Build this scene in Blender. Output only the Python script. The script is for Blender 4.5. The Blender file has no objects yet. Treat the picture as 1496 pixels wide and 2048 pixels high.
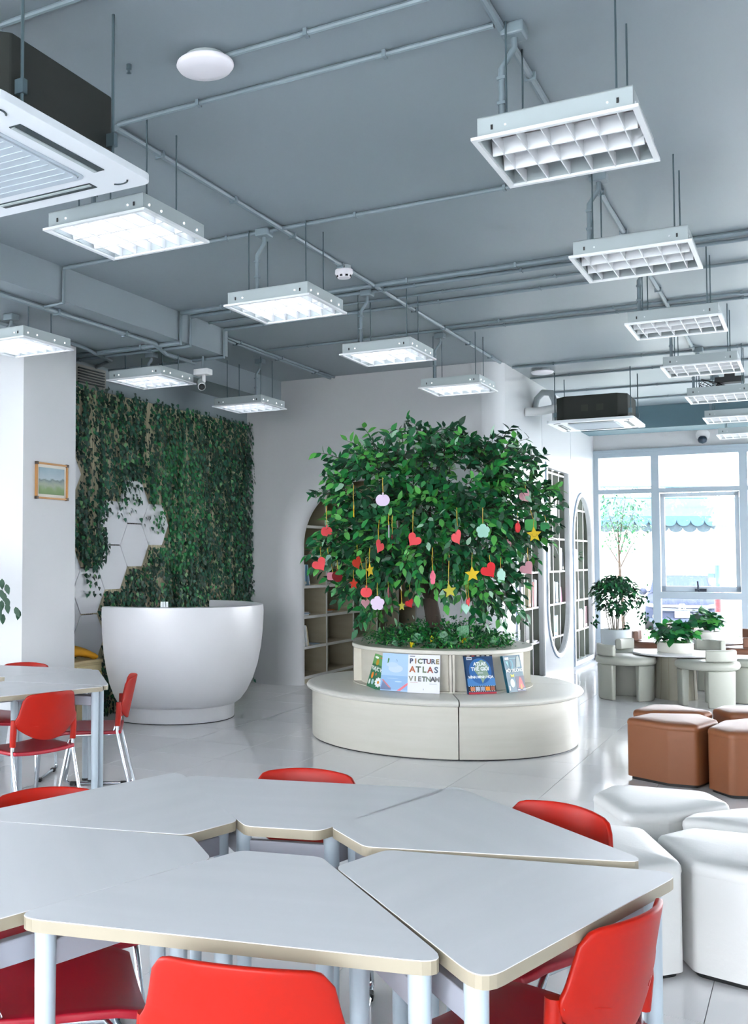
import bpy, math, random
import numpy as np
from mathutils import Vector, Matrix
from mathutils.geometry import tessellate_polygon
random.seed(7)
PI = math.pi
sc = bpy.context.scene
COL = sc.collection

# ------------------------------------------------------------------ camera
YAW, PITCH, EYE = 0.5368, 0.0418, 1.5
fw = Vector((-math.sin(YAW) * math.cos(PITCH), math.cos(YAW) * math.cos(PITCH), math.sin(PITCH)))
rt = Vector((math.cos(YAW), math.sin(YAW), 0))
up = rt.cross(fw)
cam_d = bpy.data.cameras.new('camera')
cam = bpy.data.objects.new('camera', cam_d)
COL.objects.link(cam)
M = Matrix((rt, up, -fw)).transposed().to_4x4()
M.translation = (0, 0, EYE)
cam.matrix_world = M
cam_d.sensor_width = 36.0
cam_d.lens = 36.0 * 2053 / 2048
cam_d.shift_x = (748 - 413.6) / 2048
cam_d.shift_y = (1028.3 - 1024) / 2048
cam_d.clip_start = 0.05
cam_d.clip_end = 300
sc.camera = cam

# ------------------------------------------------------------------ sky, exposure
wd = bpy.data.worlds.new('sky')
sc.world = wd
wd.use_nodes = True
nt = wd.node_tree
bg = nt.nodes['Background']
tc = nt.nodes.new('ShaderNodeTexCoord')
sx = nt.nodes.new('ShaderNodeSeparateXYZ')
rp = nt.nodes.new('ShaderNodeValToRGB')
rp.color_ramp.elements[0].position = 0.0
rp.color_ramp.elements[0].color = (0.945, 0.96, 1.0, 1)
rp.color_ramp.elements[1].position = 0.9
rp.color_ramp.elements[1].color = (0.84, 0.90, 1.0, 1)
nt.links.new(tc.outputs['Generated'], sx.inputs[0])
nt.links.new(sx.outputs['Z'], rp.inputs[0])
nt.links.new(rp.outputs[0], bg.inputs['Color'])
bg.inputs['Strength'].default_value = 5.0
SUN = bpy.data.lights.new('sun', 'SUN')
SUN.energy = 1.5
SUN.angle = 0.03
SUN.color = (1.0, 0.96, 0.9)
sun = bpy.data.objects.new('sun', SUN)
sun.rotation_euler = Vector((-0.35, 0.25, -0.9)).to_track_quat('-Z', 'Y').to_euler()
COL.objects.link(sun)
vs = sc.view_settings
vs.view_transform = 'Standard'
vs.look = 'None'
vs.gamma = 1
vs.use_curve_mapping = False
vs.exposure = 1.86
TUBE_STRENGTH = 2.4
cy = sc.cycles
cy.use_denoising = True
cy.max_bounces = 5
cy.diffuse_bounces = 3
cy.glossy_bounces = 2
cy.transmission_bounces = 4
cy.transparent_max_bounces = 8
cy.use_adaptive_sampling = True
cy.adaptive_threshold = 0.12
cy.adaptive_min_samples = 16
cy.caustics_reflective = False
cy.caustics_refractive = False
cy.sample_clamp_indirect = 6.0

# ------------------------------------------------------------------ helpers
def lin(c):
    if isinstance(c, str):
        c = [int(c[i:i + 2], 16) / 255 for i in (0, 2, 4)]
    return tuple(v / 12.92 if v <= 0.04045 else ((v + 0.055) / 1.055) ** 2.4 for v in c) + (1,)

MATS = {}
def mat(name, col, rough=0.5, metal=0.0, spec=0.5, emit=0, coat=0.0, noise=None, bump=None, trans=0.0):
    """noise=(colour2, scale xyz, contrast); bump=(scale, strength)"""
    if name in MATS:
        return MATS[name]
    m = bpy.data.materials.new(name)
    m.use_nodes = True
    t = m.node_tree
    b = t.nodes['Principled BSDF']
    b.inputs['Base Color'].default_value = lin(col)
    b.inputs['Roughness'].default_value = rough
    b.inputs['Metallic'].default_value = metal
    b.inputs['Specular IOR Level'].default_value = spec
    b.inputs['Coat Weight'].default_value = coat
    if trans:
        b.inputs['Transmission Weight'].default_value = trans
    if emit:
        b.inputs['Emission Color'].default_value = lin(col)
        b.inputs['Emission Strength'].default_value = emit
    if noise or bump:
        co = t.nodes.new('ShaderNodeTexCoord')
    if noise:
        mp = t.nodes.new('ShaderNodeMapping')
        mp.inputs['Scale'].default_value = noise[1]
        nz = t.nodes.new('ShaderNodeTexNoise')
        nz.inputs['Scale'].default_value = 1.0
        nz.inputs['Detail'].default_value = 4.0
        r = t.nodes.new('ShaderNodeValToRGB')
        r.color_ramp.elements[0].position = 0.5 - noise[2]
        r.color_ramp.elements[1].position = 0.5 + noise[2]
        r.color_ramp.elements[0].color = lin(col)
        r.color_ramp.elements[1].color = lin(noise[0])
        t.links.new(co.outputs['Object'], mp.inputs[0])
        t.links.new(mp.outputs[0], nz.inputs['Vector'])
        t.links.new(nz.outputs['Fac'], r.inputs[0])
        t.links.new(r.outputs[0], b.inputs['Base Color'])
    if bump:
        n2 = t.nodes.new('ShaderNodeTexNoise')
        n2.inputs['Scale'].default_value = bump[0]
        bp = t.nodes.new('ShaderNodeBump')
        bp.inputs['Strength'].default_value = bump[1]
        bp.inputs['Distance'].default_value = 0.01
        t.links.new(co.outputs['Object'], n2.inputs['Vector'])
        t.links.new(n2.outputs['Fac'], bp.inputs['Height'])
        t.links.new(bp.outputs[0], b.inputs['Normal'])
    MATS[name] = m
    return m

def glass_mat():
    m = bpy.data.materials.new('window_glass')
    m.use_nodes = True
    t = m.node_tree
    t.nodes.clear()
    o = t.nodes.new('ShaderNodeOutputMaterial')
    mx = t.nodes.new('ShaderNodeMixShader')
    tr = t.nodes.new('ShaderNodeBsdfTransparent')
    tr.inputs[0].default_value = (0.97, 0.97, 0.975, 1)
    gl = t.nodes.new('ShaderNodeBsdfGlossy')
    gl.inputs['Roughness'].default_value = 0.02
    mx.inputs[0].default_value = 0.05
    t.links.new(tr.outputs[0], mx.inputs[1])
    t.links.new(gl.outputs[0], mx.inputs[2])
    t.links.new(mx.outputs[0], o.inputs[0])
    return m
GLASS = glass_mat()

class G:
    """collects faces of one mesh"""
    def __init__(s):
        s.v, s.f, s.mi = [], [], []
    def add(s, v, f, m=0):
        k = len(s.v)
        s.v.extend([tuple(p) for p in v])
        s.f.extend([tuple(i + k for i in q) for q in f])
        s.mi.extend([m] * len(f))
        return s
    def box(s, x0, x1, y0, y1, z0, z1, T=None, m=0):
        v = [(x, y, z) for z in (z0, z1) for y in (y0, y1) for x in (x0, x1)]
        if T is not None:
            v = [T @ Vector(p) for p in v]
        return s.add(v, [(0, 2, 3, 1), (4, 5, 7, 6), (0, 1, 5, 4), (2, 6, 7, 3), (0, 4, 6, 2), (1, 3, 7, 5)], m)
    def tube(s, pts, r, n=8, cap=True, m=0):
        pts = [Vector(p) for p in pts]
        k = len(pts)
        rr = r if isinstance(r, (list, tuple)) else [r] * k
        d0 = (pts[1] - pts[0]).normalized()
        a = d0.orthogonal().normalized()
        rings = []
        for i, p in enumerate(pts):
            d = (pts[min(i + 1, k - 1)] - pts[max(i - 1, 0)]).normalized()
            a = (a - d * a.dot(d))
            a = a.normalized() if a.length > 1e-6 else d.orthogonal().normalized()
            b = d.cross(a)
            sc_ = 1.0
            if 0 < i < k - 1:
                c = (pts[i] - pts[i - 1]).normalized().dot((pts[i + 1] - pts[i]).normalized())
                sc_ = 1 / max(0.5, math.sqrt(max(0.0, (1 + c) / 2)))
            rings.append([p + (a * math.cos(2 * PI * j / n) + b * math.sin(2 * PI * j / n)) * rr[i] * (1 if sc_ < 1.01 else min(sc_, 1.25)) for j in range(n)])
        v = [q for ring in rings for q in ring]
        f = [(i * n + j, i * n + (j + 1) % n, (i + 1) * n + (j + 1) % n, (i + 1) * n + j) for i in range(k - 1) for j in range(n)]
        if cap:
            f.append(tuple(range(n - 1, -1, -1)))
            f.append(tuple((k - 1) * n + j for j in range(n)))
        return s.add(v, f, m)
    def lathe(s, prof, n=32, a0=0.0, a1=2 * PI, c=(0, 0), close=False, m=0):
        """prof: (r,z) list; close joins last to first profile point (a shell)"""
        full = abs(a1 - a0 - 2 * PI) < 1e-6
        ns = n if full else n + 1
        k = len(prof)
        v = []
        for i in range(ns):
            a = a0 + (a1 - a0) * i / n
            for r, z in prof:
                v.append((c[0] + r * math.cos(a), c[1] + r * math.sin(a), z))
        f = []
        kk = k if close else k - 1
        for i in range(n):
            i2 = (i + 1) % ns
            for j in range(kk):
                j2 = (j + 1) % k
                f.append((i * k + j, i2 * k + j, i2 * k + j2, i * k + j2))
        if close and not full:
            f.append(tuple(range(k)))
            f.append(tuple((ns - 1) * k + j for j in range(k - 1, -1, -1)))
        if not close:
            if prof[0][0] > 1e-4 and full:
                f.append(tuple(i * k for i in range(ns - 1, -1, -1)))
            if prof[-1][0] > 1e-4 and full:
                f.append(tuple(i * k + k - 1 for i in range(ns)))
        return s.add(v, f, m)
    def plate(s, outer, holes, h0, h1, to3, m=0, sides=True):
        """flat plate: 2D outline with holes, between heights h0 and h1, mapped by to3(u, v, h)"""
        loops = [outer] + list(holes)
        flat = [p for l in loops for p in l]
        tris = tessellate_polygon([[Vector((p[0], p[1], 0)) for p in l] for l in loops])
        n = len(flat)
        v = [to3(p[0], p[1], h0) for p in flat] + [to3(p[0], p[1], h1) for p in flat]
        f = [tuple(t) for t in tris] + [tuple(i + n for i in reversed(t)) for t in tris]
        if sides:
            k = 0
            for l in loops:
                for i in range(len(l)):
                    j = (i + 1) % len(l)
                    f.append((k + i, k + j, n + k + j, n + k + i))
                k += len(l)
        return s.add(v, f, m)
    def build(s, name, mats, parent=None, smooth=None, bevel=None, loc=None, kind=None, seg=2):
        me = bpy.data.meshes.new(name)
        me.from_pydata(s.v, [], s.f)
        for mm in (mats if isinstance(mats, (list, tuple)) else [mats]):
            me.materials.append(mm)
        if isinstance(mats, (list, tuple)):
            me.polygons.foreach_set('material_index', s.mi)
        bm_fix(me)
        if smooth is not None:
            me.polygons.foreach_set('use_smooth', [True] * len(me.polygons))
            me.set_sharp_from_angle(angle=math.radians(smooth))
        me.update()
        return link(name, me, parent, bevel, loc, kind, seg)

def bm_fix(me):
    import bmesh
    b = bmesh.new()
    b.from_mesh(me)
    bmesh.ops.recalc_face_normals(b, faces=b.faces)
    b.to_mesh(me)
    b.free()

def link(name, me, parent=None, bevel=None, loc=None, kind=None, seg=2):
    o = bpy.data.objects.new(name, me)
    COL.objects.link(o)
    if parent is not None:
        o.parent = parent
    if loc is not None:
        o.location = loc
    if bevel:
        b = o.modifiers.new('bevel', 'BEVEL')
        b.width = bevel
        b.segments = seg
        b.limit_method = 'ANGLE'
        b.angle_limit = math.radians(35)
        b.harden_normals = False
    if kind:
        o['kind'] = kind
    return o

def tag(o, label, cat, group=None, kind=None):
    o['label'] = label
    o['category'] = cat
    if group:
        o['group'] = group
    if kind:
        o['kind'] = kind
    return o

def thing(name, label, cat, loc=(0, 0, 0), rz=0.0, group=None):
    o = bpy.data.objects.new(name, None)
    o.empty_display_size = 0.1
    COL.objects.link(o)
    o.location = loc
    o.rotation_euler = (0, 0, rz)
    return tag(o, label, cat, group)

def copy_tree(o, parent=None):
    c = o.copy()
    COL.objects.link(c)
    if parent is not None:
        c.parent = parent
    for ch in list(KIDS(o)):
        copy_tree(ch, c)
    return c
def KIDS(o):
    return [x for x in o.children]

def struct(o):
    o['kind'] = 'structure'
    return o

def arcpts(cx, cy_, r, a0, a1, n, ry=None):
    ry = r if ry is None else ry
    return [(cx + r * math.cos(a0 + (a1 - a0) * i / n), cy_ + ry * math.sin(a0 + (a1 - a0) * i / n)) for i in range(n + 1)]

def roundpoly(pts, r, n=5):
    """2D polygon with rounded corners"""
    out = []
    k = len(pts)
    for i in range(k):
        p, a, b = Vector(pts[i]), Vector(pts[i - 1]), Vector(pts[(i + 1) % k])
        da, db = (a - p), (b - p)
        la, lb = da.length, db.length
        da.normalize(); db.normalize()
        th = da.angle(db)
        t = min(r / math.tan(th / 2), 0.45 * la, 0.45 * lb)
        p1, p2 = p + da * t, p + db * t
        for j in range(n + 1):
            s_ = j / n
            out.append(tuple((p1 * (1 - s_) + p * s_) * (1 - s_) + (p * (1 - s_) + p2 * s_) * s_))
    return out

ORD = ['first', 'second', 'third', 'fourth', 'fifth', 'sixth', 'seventh', 'eighth', 'ninth', 'tenth', 'eleventh', 'twelfth', 'thirteenth', 'fourteenth', 'fifteenth']
XY = lambda u, v, h: (u, v, h)
XZ = lambda u, v, h: (u, h, v)
YZ = lambda u, v, h: (h, u, v)
# ------------------------------------------------------------------ materials of the setting
CE = 3.58                      # ceiling height
YA, XO, YW, XG = 10.85, -2.85, 16.08, -5.91   # arch wall, oval wall, window wall, green wall
SOF = 3.333                    # underside of the dropped soffit
XL, XR, YB = -9.0, 3.6, -4.0   # unseen limits of the room
m_ceil = mat('ceiling_paint', '89959b', 0.45, noise=('838f95', (0.7, 0.7, 0.7), 0.25))
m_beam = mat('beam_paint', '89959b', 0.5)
m_white = mat('white_wall_paint', 'd4d6d8', 0.45, noise=('ced1d4', (0.5, 0.5, 0.5), 0.3))
m_archp = mat('arch_wall_paint', 'c6c8ca', 0.45, noise=('c1c3c6', (0.5, 0.5, 0.5), 0.3))
m_gloss = mat('white_gloss_panel', 'cdd0d3', 0.2)
m_trim = mat('white_trim', 'e8eaec', 0.3)
m_frame = mat('window_frame_paint', '9caab4', 0.4)
m_sash = mat('sash_paint', 'b4c0c9', 0.4)
m_tile = mat('floor_tile', 'f3f3f4', 0.12, noise=('eeeff0', (1.2, 1.2, 1.2), 0.2))
m_grout = mat('grout', '9b9b98', 0.8)
m_wood_lt = mat('pale_plywood', 'b9b29f', 0.5, noise=('aba48f', (3, 3, 18), 0.25))
m_shelf_edge = mat('shelf_edging', 'd6d8d6', 0.4)
m_dark = mat('black_plastic', '15191b', 0.5)

# ------------------------------------------------------------------ floor with its tiles
g = G(); g.box(XL, XR, YB, YW + 0.3, -0.12, -0.006)
floor = struct(g.build('floor', m_grout))
TS = 0.5885
def px_of(x, y, z):
    q = Vector((x, y, z - EYE)); w = q.dot(fw)
    if w < 0.2: return None
    return (413.6 + 2053 * q.dot(rt) / w, 1028.3 - 2053 * q.dot(up) / w, w)
cells = []
for i in range(-14, 10):
    for j in range(-20, 20):
        cx, cyy = -1.525 + TS * (i + 0.5), 6.66 + TS * (j + 0.5)
        if not (XL < cx < XR and YB < cyy < YW): continue
        p = px_of(cx, cyy, 0)
        hidden = (cx < XG or (cyy > YA + .1 and cx < XO))
        seen = p and -60 < p[0] < 1560 and 1150 < p[1] < 2200 and not hidden
        cells.append((0 if seen else 1, -1 if not p else p[2], cx, cyy))
cells.sort()
tg = G(); h = TS / 2 - 0.0014
tg.box(-h, h, -h, h, -0.006, 0.0)
tile_me = None
rest = G()
nt_ = 0
for s_, w_, cx, cyy in cells:
    if s_ == 0 and nt_ < 300:
        if tile_me is None:
            o = tg.build('tile', m_tile, floor, bevel=None); tile_me = o.data
        else:
            o = link('tile', tile_me, floor)
        o.location = (cx, cyy, 0); nt_ += 1
    else:
        rest.box(cx - h, cx + h, cyy - h, cyy + h, -0.006, 0.0)
rest.build('tile_field', m_tile, floor, kind='stuff')

# ------------------------------------------------------------------ ceiling, soffit, bulkhead, beam
g = G(); g.box(XL, XR, YB, YW + 0.3, CE, CE + 0.15)
ceiling = struct(g.build('ceiling', m_ceil))
g = G(); g.box(XL, -4.61, YB, 8.12, SOF, CE)
struct(g.build('ceiling_soffit', m_beam))
g = G(); g.box(XG - 0.1, -5.43, 8.12, YA, SOF, CE)
struct(g.build('ceiling_bulkhead', m_beam))
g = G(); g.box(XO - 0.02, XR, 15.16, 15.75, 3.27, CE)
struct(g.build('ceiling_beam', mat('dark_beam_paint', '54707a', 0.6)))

# ------------------------------------------------------------------ walls
# left wall behind the greenery, column with the picture, wall on the far left
g = G(); g.box(XG - 0.15, XG, 7.0, YA + 0.2, 0, CE)
wall_left = struct(g.build('wall_left', m_white))
g = G(); g.box(-7.0, -5.49, 6.33, 7.01, 0, SOF)
struct(g.build('wall_column', m_white))
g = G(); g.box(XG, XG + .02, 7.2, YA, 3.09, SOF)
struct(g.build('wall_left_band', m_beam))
# arch wall
CXA, RA, ZS = -4.47, 0.745, 1.63
RXF, RYF = 0.27, 0.13
def arch_path(d, n=28):
    p = [(CXA - RA - d, 0.0), (CXA - RA - d, ZS * .5), (CXA - RA - d, ZS)]
    for i in range(1, n):
        a = PI - PI * i / n
        p.append((CXA + (RA + d) * math.cos(a), ZS + (RA + d) * math.sin(a)))
    p += [(CXA + RA + d, ZS), (CXA + RA + d, ZS * .5), (CXA + RA + d, 0.0)]
    return p
g = G()
rings = []
for k in range(9):
    ph = PI / 2 * k / 8
    rings.append([(x, YA + RYF * (1 - math.sin(ph)), z) for x, z in arch_path(RXF * (1 - math.cos(ph)))])
rings.insert(0, [(x, YA + 0.16, z) for x, z in arch_path(0)])
v = [p for r_ in rings for p in r_]
n = len(rings[0])
g.add(v, [(i * n + j, i * n + j + 1, (i + 1) * n + j + 1, (i + 1) * n + j) for i in range(len(rings) - 1) for j in range(n - 1)])
XC = XO - 0.2
outer = [(XG, 0.0)] + arch_path(RXF) + [(XC, 0.0), (XC, CE), (XG, CE)]
tr = tessellate_polygon([[Vector((p[0], p[1], 0)) for p in outer]])
g.add([(p[0], YA, p[1]) for p in outer], [tuple(t) for t in tr])
struct(g.build('wall_arch', m_archp, smooth=50))
# back of that wall so light does not leak, and the rounded corner towards the window wall
g = G()
pts = arcpts(XC, YA + 0.2, 0.2, -PI / 2, 0, 10)
outl = pts + [(XO - 0.06, YA + 0.24), (XC - 0.05, YA + 0.06)]
g.plate(outl, [], 0, CE, XY)
struct(g.build('wall_corner', m_gloss, smooth=30))
# passage behind the arch
g = G()
g.box(-6.1, -5.62, YA + 0.02, 15.2, 0, 2.8)
g.box(-5.62, XO - 0.42, 15.0, 15.2, 0, 2.8)
struct(g.build('wall_passage', m_white))
g = G(); g.box(-6.1, XO - 0.1, YA + 0.17, 15.2, 2.8, 2.9)
struct(g.build('ceiling_passage', m_white))
# oval wall with three openings
def U(yc, hw, ztop, zc):      # straight top, half-ellipse bottom
    return [(yc - hw, ztop), (yc - hw, zc)] + arcpts(yc, zc, hw, PI, 2 * PI, 24)[1:-1] + [(yc + hw, zc), (yc + hw, ztop)]
def A(yc, hw, zb, zs):        # straight bottom, half-circle top
    return [(yc + hw, zb), (yc + hw, zs)] + arcpts(yc, zs, hw, 0, PI, 24)[1:-1] + [(yc - hw, zs), (yc - hw, zb)]
OPEN = [A(12.07, 0.60, 0.085, 1.74), U(13.58, 0.62, 2.61, 0.90), A(15.15, 0.62, 0.085, 1.73)]
g = G()
g.plate([(YA + 0.2, 0), (YW, 0), (YW, CE), (YA + 0.2, CE)], OPEN, XO - 0.05, XO, YZ)
wall_oval = struct(g.build('wall_oval', m_gloss))
def ringpath(op, d):
    c = [Vector(p) for p in op]
    k = len(c); out = []
    for i in range(k):
        a = (c[i] - c[i - 1]); b = (c[(i + 1) % k] - c[i])
        na = Vector((a.y, -a.x)).normalized(); nb = Vector((b.y, -b.x)).normalized()
        nn = (na + nb)
        nn = nn / max(0.5, nn.length_squared / 2)
        out.append(tuple(c[i] + nn * d))
    return out
def area(p): return sum(p[i - 1][0] * p[i][1] - p[i][0] * p[i - 1][1] for i in range(len(p)))
for op in OPEN:
    sgn = 1 if area(op) > 0 else -1
    g = G()
    g.plate(ringpath(op, 0.055 * sgn), [op], XO, XO + 0.018, YZ)
    o = struct(g.build('opening_trim', m_trim, wall_oval))
    g = G()
    g.plate(ringpath(op, 0.064 * sgn), [ringpath(op, 0.057 * sgn)], XO, XO + 0.006, YZ)
    struct(g.build('opening_shadow_gap', mat('blue_grey_edge', '6f93b4', 0.5), wall_oval))
g = G()
for y in (12.74, 14.42):
    g.box(XO, XO + 0.003, y - 0.004, y + 0.004, 0, 3.3)
g.build('panel_joint', mat('panel_joint_grey', 'b6bcc0', 0.6), wall_oval)

# unseen back of the room
g = G()
g.box(XL - .2, XL, YB, -2.5, 0, CE); g.box(XL - .2, XL, 3.6, 7.2, 0, CE); g.box(XL - .2, XL, -2.5, 3.6, 0, .3); g.box(XL - .2, XL, -2.5, 3.6, 3.1, CE); g.box(XL - .2, XL, 2.4, 3.6, .3, 3.1)
g.box(XL, XG - .15, 7.02, 7.2, 0, CE)
struct(g.build('wall_far_left', m_white))
g = G()
g.box(XL, XR, YB - .2, YB, 0, 0.3); g.box(XL, XR, YB - .2, YB, 3.3, CE)
for x, x2 in ((XL, -4.6), (-1.8, -1.5), (1.3, 1.6), (XR - .3, XR)): g.box(x, x2, YB - .2, YB, 0.3, 3.3)
struct(g.build('wall_rear', m_white))
g = G()
g.box(XR, XR + .2, YB, YW + .3, 0, 0.3); g.box(XR, XR + .2, YB, YW + .3, 2.2, CE)
for y0, y1 in ((YB, 8.0), (10.6, 11.2), (13.4, 13.9), (15.6, YW + .3)): g.box(XR, XR + .2, y0, y1, 0.3, 2.2)
struct(g.build('wall_right', m_white))
g = G(); g.box(XR + .08, XR + .09, 8.0, 15.6, 0.3, 2.2)
struct(g.build('window_5', GLASS))
g = G(); g.box(XL - .1, XL - .09, -2.5, 3.6, 0.3, 3.1)
struct(g.build('window_8', GLASS))
g = G(); g.box(-4.6, XR, YB - .1, YB - .09, 0.3, 3.3)
struct(g.build('window_6', GLASS))

# ------------------------------------------------------------------ window wall
g = G()
g.box(XO - .05, XR, YW, YW + 0.25, 3.07, CE)
g.box(XO - .05, XR, YW, YW + 0.25, 0, 0.24)
g.box(XO - .05, -2.84, YW, YW + 0.2, 0.24, 3.07)
struct(g.build('wall_window', m_white))
g = G(); g.box(XO, XR, YW - 0.06, YW + 0.02, 3.03, 3.075)
struct(g.build('trim_1', m_frame))
g = G(); g.box(XO + .0, XR, YW - 0.06, YW + 0.1, 0.24, 0.28)
struct(g.build('trim_2', m_frame))
# posts: (x0,x1); heights: transom 2.42-2.49, lower rail 0.86-0.97, head 2.93-3.10
POSTS = [(-2.86, -2.78), (-2.06, -1.955), (-0.925, -0.82), (0.30, 0.40), (1.52, 1.62), (2.74, 2.84)]
nwin = 1
for k in range(5):
    x0, x1 = POSTS[k][1], POSTS[k + 1][0]
    win = bpy.data.objects.new('window_%d' % (nwin + (0 if k < 4 else 2)), None)
    nwin += 1
    COL.objects.link(win); struct(win)
    win.location = (x0, YW, 0)
    def part(name, a, b, z0, z1, y0=-0.04, y1=0.08, m=m_frame):
        gg = G(); gg.box(a - x0, b - x0, y0, y1, z0, z1)
        return gg.build(name, m, win)
    part('mullion', x1, POSTS[k + 1][1], 0.28, 3.03)
    if k == 0: part('mullion', POSTS[0][0], x0, 0.28, 3.03)
    part('head_rail', x0, x1, 2.965, 3.03)
    part('transom', x0, x1, 2.43, 2.495)
    part('pane', x0, x1, 2.495, 2.965, 0.02, 0.028, GLASS)
    if k != 1 and k != 3:
        part('pane', x0, x1, 0.28, 2.43, 0.02, 0.028, GLASS)
    else:
        part('lower_rail', x0, x1, 0.905, 1.0)
        part('pane', x0, x1, 0.28, 0.905, 0.02, 0.028, GLASS)
        # opening sash, hinged at the top, a little open at the foot
        s0, s1, zb_, zt_ = x0 + 0.008, x1 - 0.008, 1.008, 2.42
        T = Matrix.Translation((0, 0.03, zt_)) @ Matrix.Rotation(math.radians(1.6), 4, 'X')
        def sash(name, a, b, z0, z1, ya=-0.03, yb=0.02, m=m_sash):
            gg = G(); gg.box(a - x0, b - x0, ya, yb, z0 - zt_, z1 - zt_, T=T)
            return gg.build(name, m, win)
        sash('sash_rail', s0, s1, zb_, zb_ + 0.075); sash('sash_rail', s0, s1, zt_ - 0.055, zt_)
        sash('sash_stile', s0, s0 + 0.055, zb_, zt_); sash('sash_stile', s1 - 0.055, s1, zb_, zt_)
        sash('pane', s0 + .05, s1 - .05, zb_ + .07, zt_ - .05, -0.006, 0.0, GLASS)
        xm = (s0 + s1) / 2
        hd = sash('sash_handle', xm - 0.075, xm + 0.075, zb_ + 0.005, zb_ + 0.045, -0.055, -0.03, mat('handle_navy', '1d2a3a', 0.4))
        gg = G(); gg.tube([(xm - 0.02 - x0, -0.02, 1.02), (xm - 0.025 - x0, -0.05, 1.04), (xm - 0.03 - x0, -0.05, 1.16)], 0.012)
        gg.build('lever', MATS['handle_navy'], hd)
# ------------------------------------------------------------------ ceiling lights
m_hous = mat('lamp_housing', 'a9b4b6', 0.4)
m_rim = mat('lamp_rim', 'e4e8ea', 0.35)
m_fin = mat('lamp_louvre', 'e0e4e7', 0.3)
m_refl = mat('lamp_reflector', 'd0c8cb', 0.4)
m_rod = mat('steel_rod', '5c6e74', 0.4, metal=0.6)
m_tube_on = mat('tube_lit', 'f2f6ff', 0.3, emit=TUBE_STRENGTH)
m_tube_off = mat('tube_unlit', 'f0dede', 0.3)
m_hole_on = mat('lit_hole', 'f4f8ff', 0.3, emit=1.2)
LX, LY, LZ0, LZ1 = 0.295, 0.29, 3.07, 3.16     # half sizes, bottom and top
def make_light(on):
    t = thing('ceiling_light', '', 'ceiling light')
    g = G()                                     # open-bottomed housing
    o, i_ = [(-LX + .02, -LY + .02), (LX - .02, -LY + .02), (LX - .02, LY - .02), (-LX + .02, LY - .02)], None
    g.plate(o, [[(x * .985, y * .985) for x, y in o]], LZ0 + 0.01, LZ1, XY)
    g.plate(o, [], LZ1 - 0.004, LZ1, XY)
    g.build('housing', m_hous, t)
    g = G()
    r0 = [(-LX, -LY), (LX, -LY), (LX, LY), (-LX, LY)]
    g.plate(r0, [[(x * .93, y * .93) for x, y in r0]], LZ0, LZ0 + 0.012, XY)
    g.build('rim', m_rim, t)
    g = G(); g.box(-LX + .03, LX - .03, -LY + .03, LY - .03, LZ1 - .012, LZ1 - .006)
    g.build('reflector', m_refl, t)
    ys = (-0.17, 0.0, 0.17)
    for y in ys:
        g = G(); g.tube([(-LX + .035, y, LZ1 - .035), (LX - .035, y, LZ1 - .035)], 0.0135, 8)
        g.build('tube', m_tube_on if on else m_tube_off, t, smooth=50)
    for y in (-0.086, 0.086):
        g = G()
        g.add([(x, y + d, z) for x in (-LX + .03, LX - .03) for d, z in ((-.022, LZ0 + .062), (.022, LZ0 + .062), (.004, LZ0 + .004), (-.004, LZ0 + .004))],
              [(0, 1, 5, 4), (1, 2, 6, 5), (2, 3, 7, 6), (3, 0, 4, 7), (0, 3, 2, 1), (4, 5, 6, 7)])
        g.build('long_blade', m_fin, t)
    for k in range(6):
        x = -LX + .03 + (2 * LX - .06) * (k + .5) / 6 + .0
        g = G()
        for y0, y1 in ((-LY + .025, -.088), (-.084, .084), (.088, LY - .025)):
            ym = (y0 + y1) / 2
            g.add([(x + s_ * .0022, yy, zz) for s_ in (-1, 1) for yy, zz in ((y0, LZ0 + .004), (y1, LZ0 + .004), (y1, LZ0 + .06), (ym, LZ0 + .042), (y0, LZ0 + .06))],
                  [(0, 1, 2, 3, 4), (9, 8, 7, 6, 5), (0, 5, 6, 1), (1, 6, 7, 2), (2, 7, 8, 3), (3, 8, 9, 4), (4, 9, 5, 0)])
        g.build('cross_fin', m_fin, t)
    hm = m_hole_on if on else m_rim
    for k, yy in enumerate((-.22, -.12, .08, .20)):
        g = G(); g.tube([(LX - .021, yy, LZ0 + .045), (LX - .017, yy, LZ0 + .045)], 0.0055, 8)
        g.build('side_hole', hm, t)
    for xx in (-.17, .19):
        g = G(); g.tube([(xx, -LY + .021, LZ0 + .045), (xx, -LY + .017, LZ0 + .045)], 0.0042, 8)
        g.build('front_hole', hm, t)
    for xx in (-.22, .225):
        g = G(); g.box(xx - .004, xx + .004, -LY + .016, -LY + .021, LZ0 + .036, LZ0 + .054)
        g.build('bracket_slot', m_dark, t)
    return t
def rods_for(t, ztop):
    for dx in (-.2, .2):
        for dy in (-.13, .13):
            g = G(); g.tube([(dx, dy, LZ1), (dx, dy, ztop)], 0.0042, 6)
            g.build('hanging_rod', m_rod, t)
proto = {True: make_light(True), False: make_light(False)}
first = {True: True, False: True}
def put_light(on, x, yfar, label, group, ztop=CE):
    if first[on]:
        t = proto[on]; first[on] = False
    else:
        t = copy_tree(PURE[on])
    t.location = (x, yfar - LY, 0)
    t['label'] = label; t['group'] = group
    return t
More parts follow.
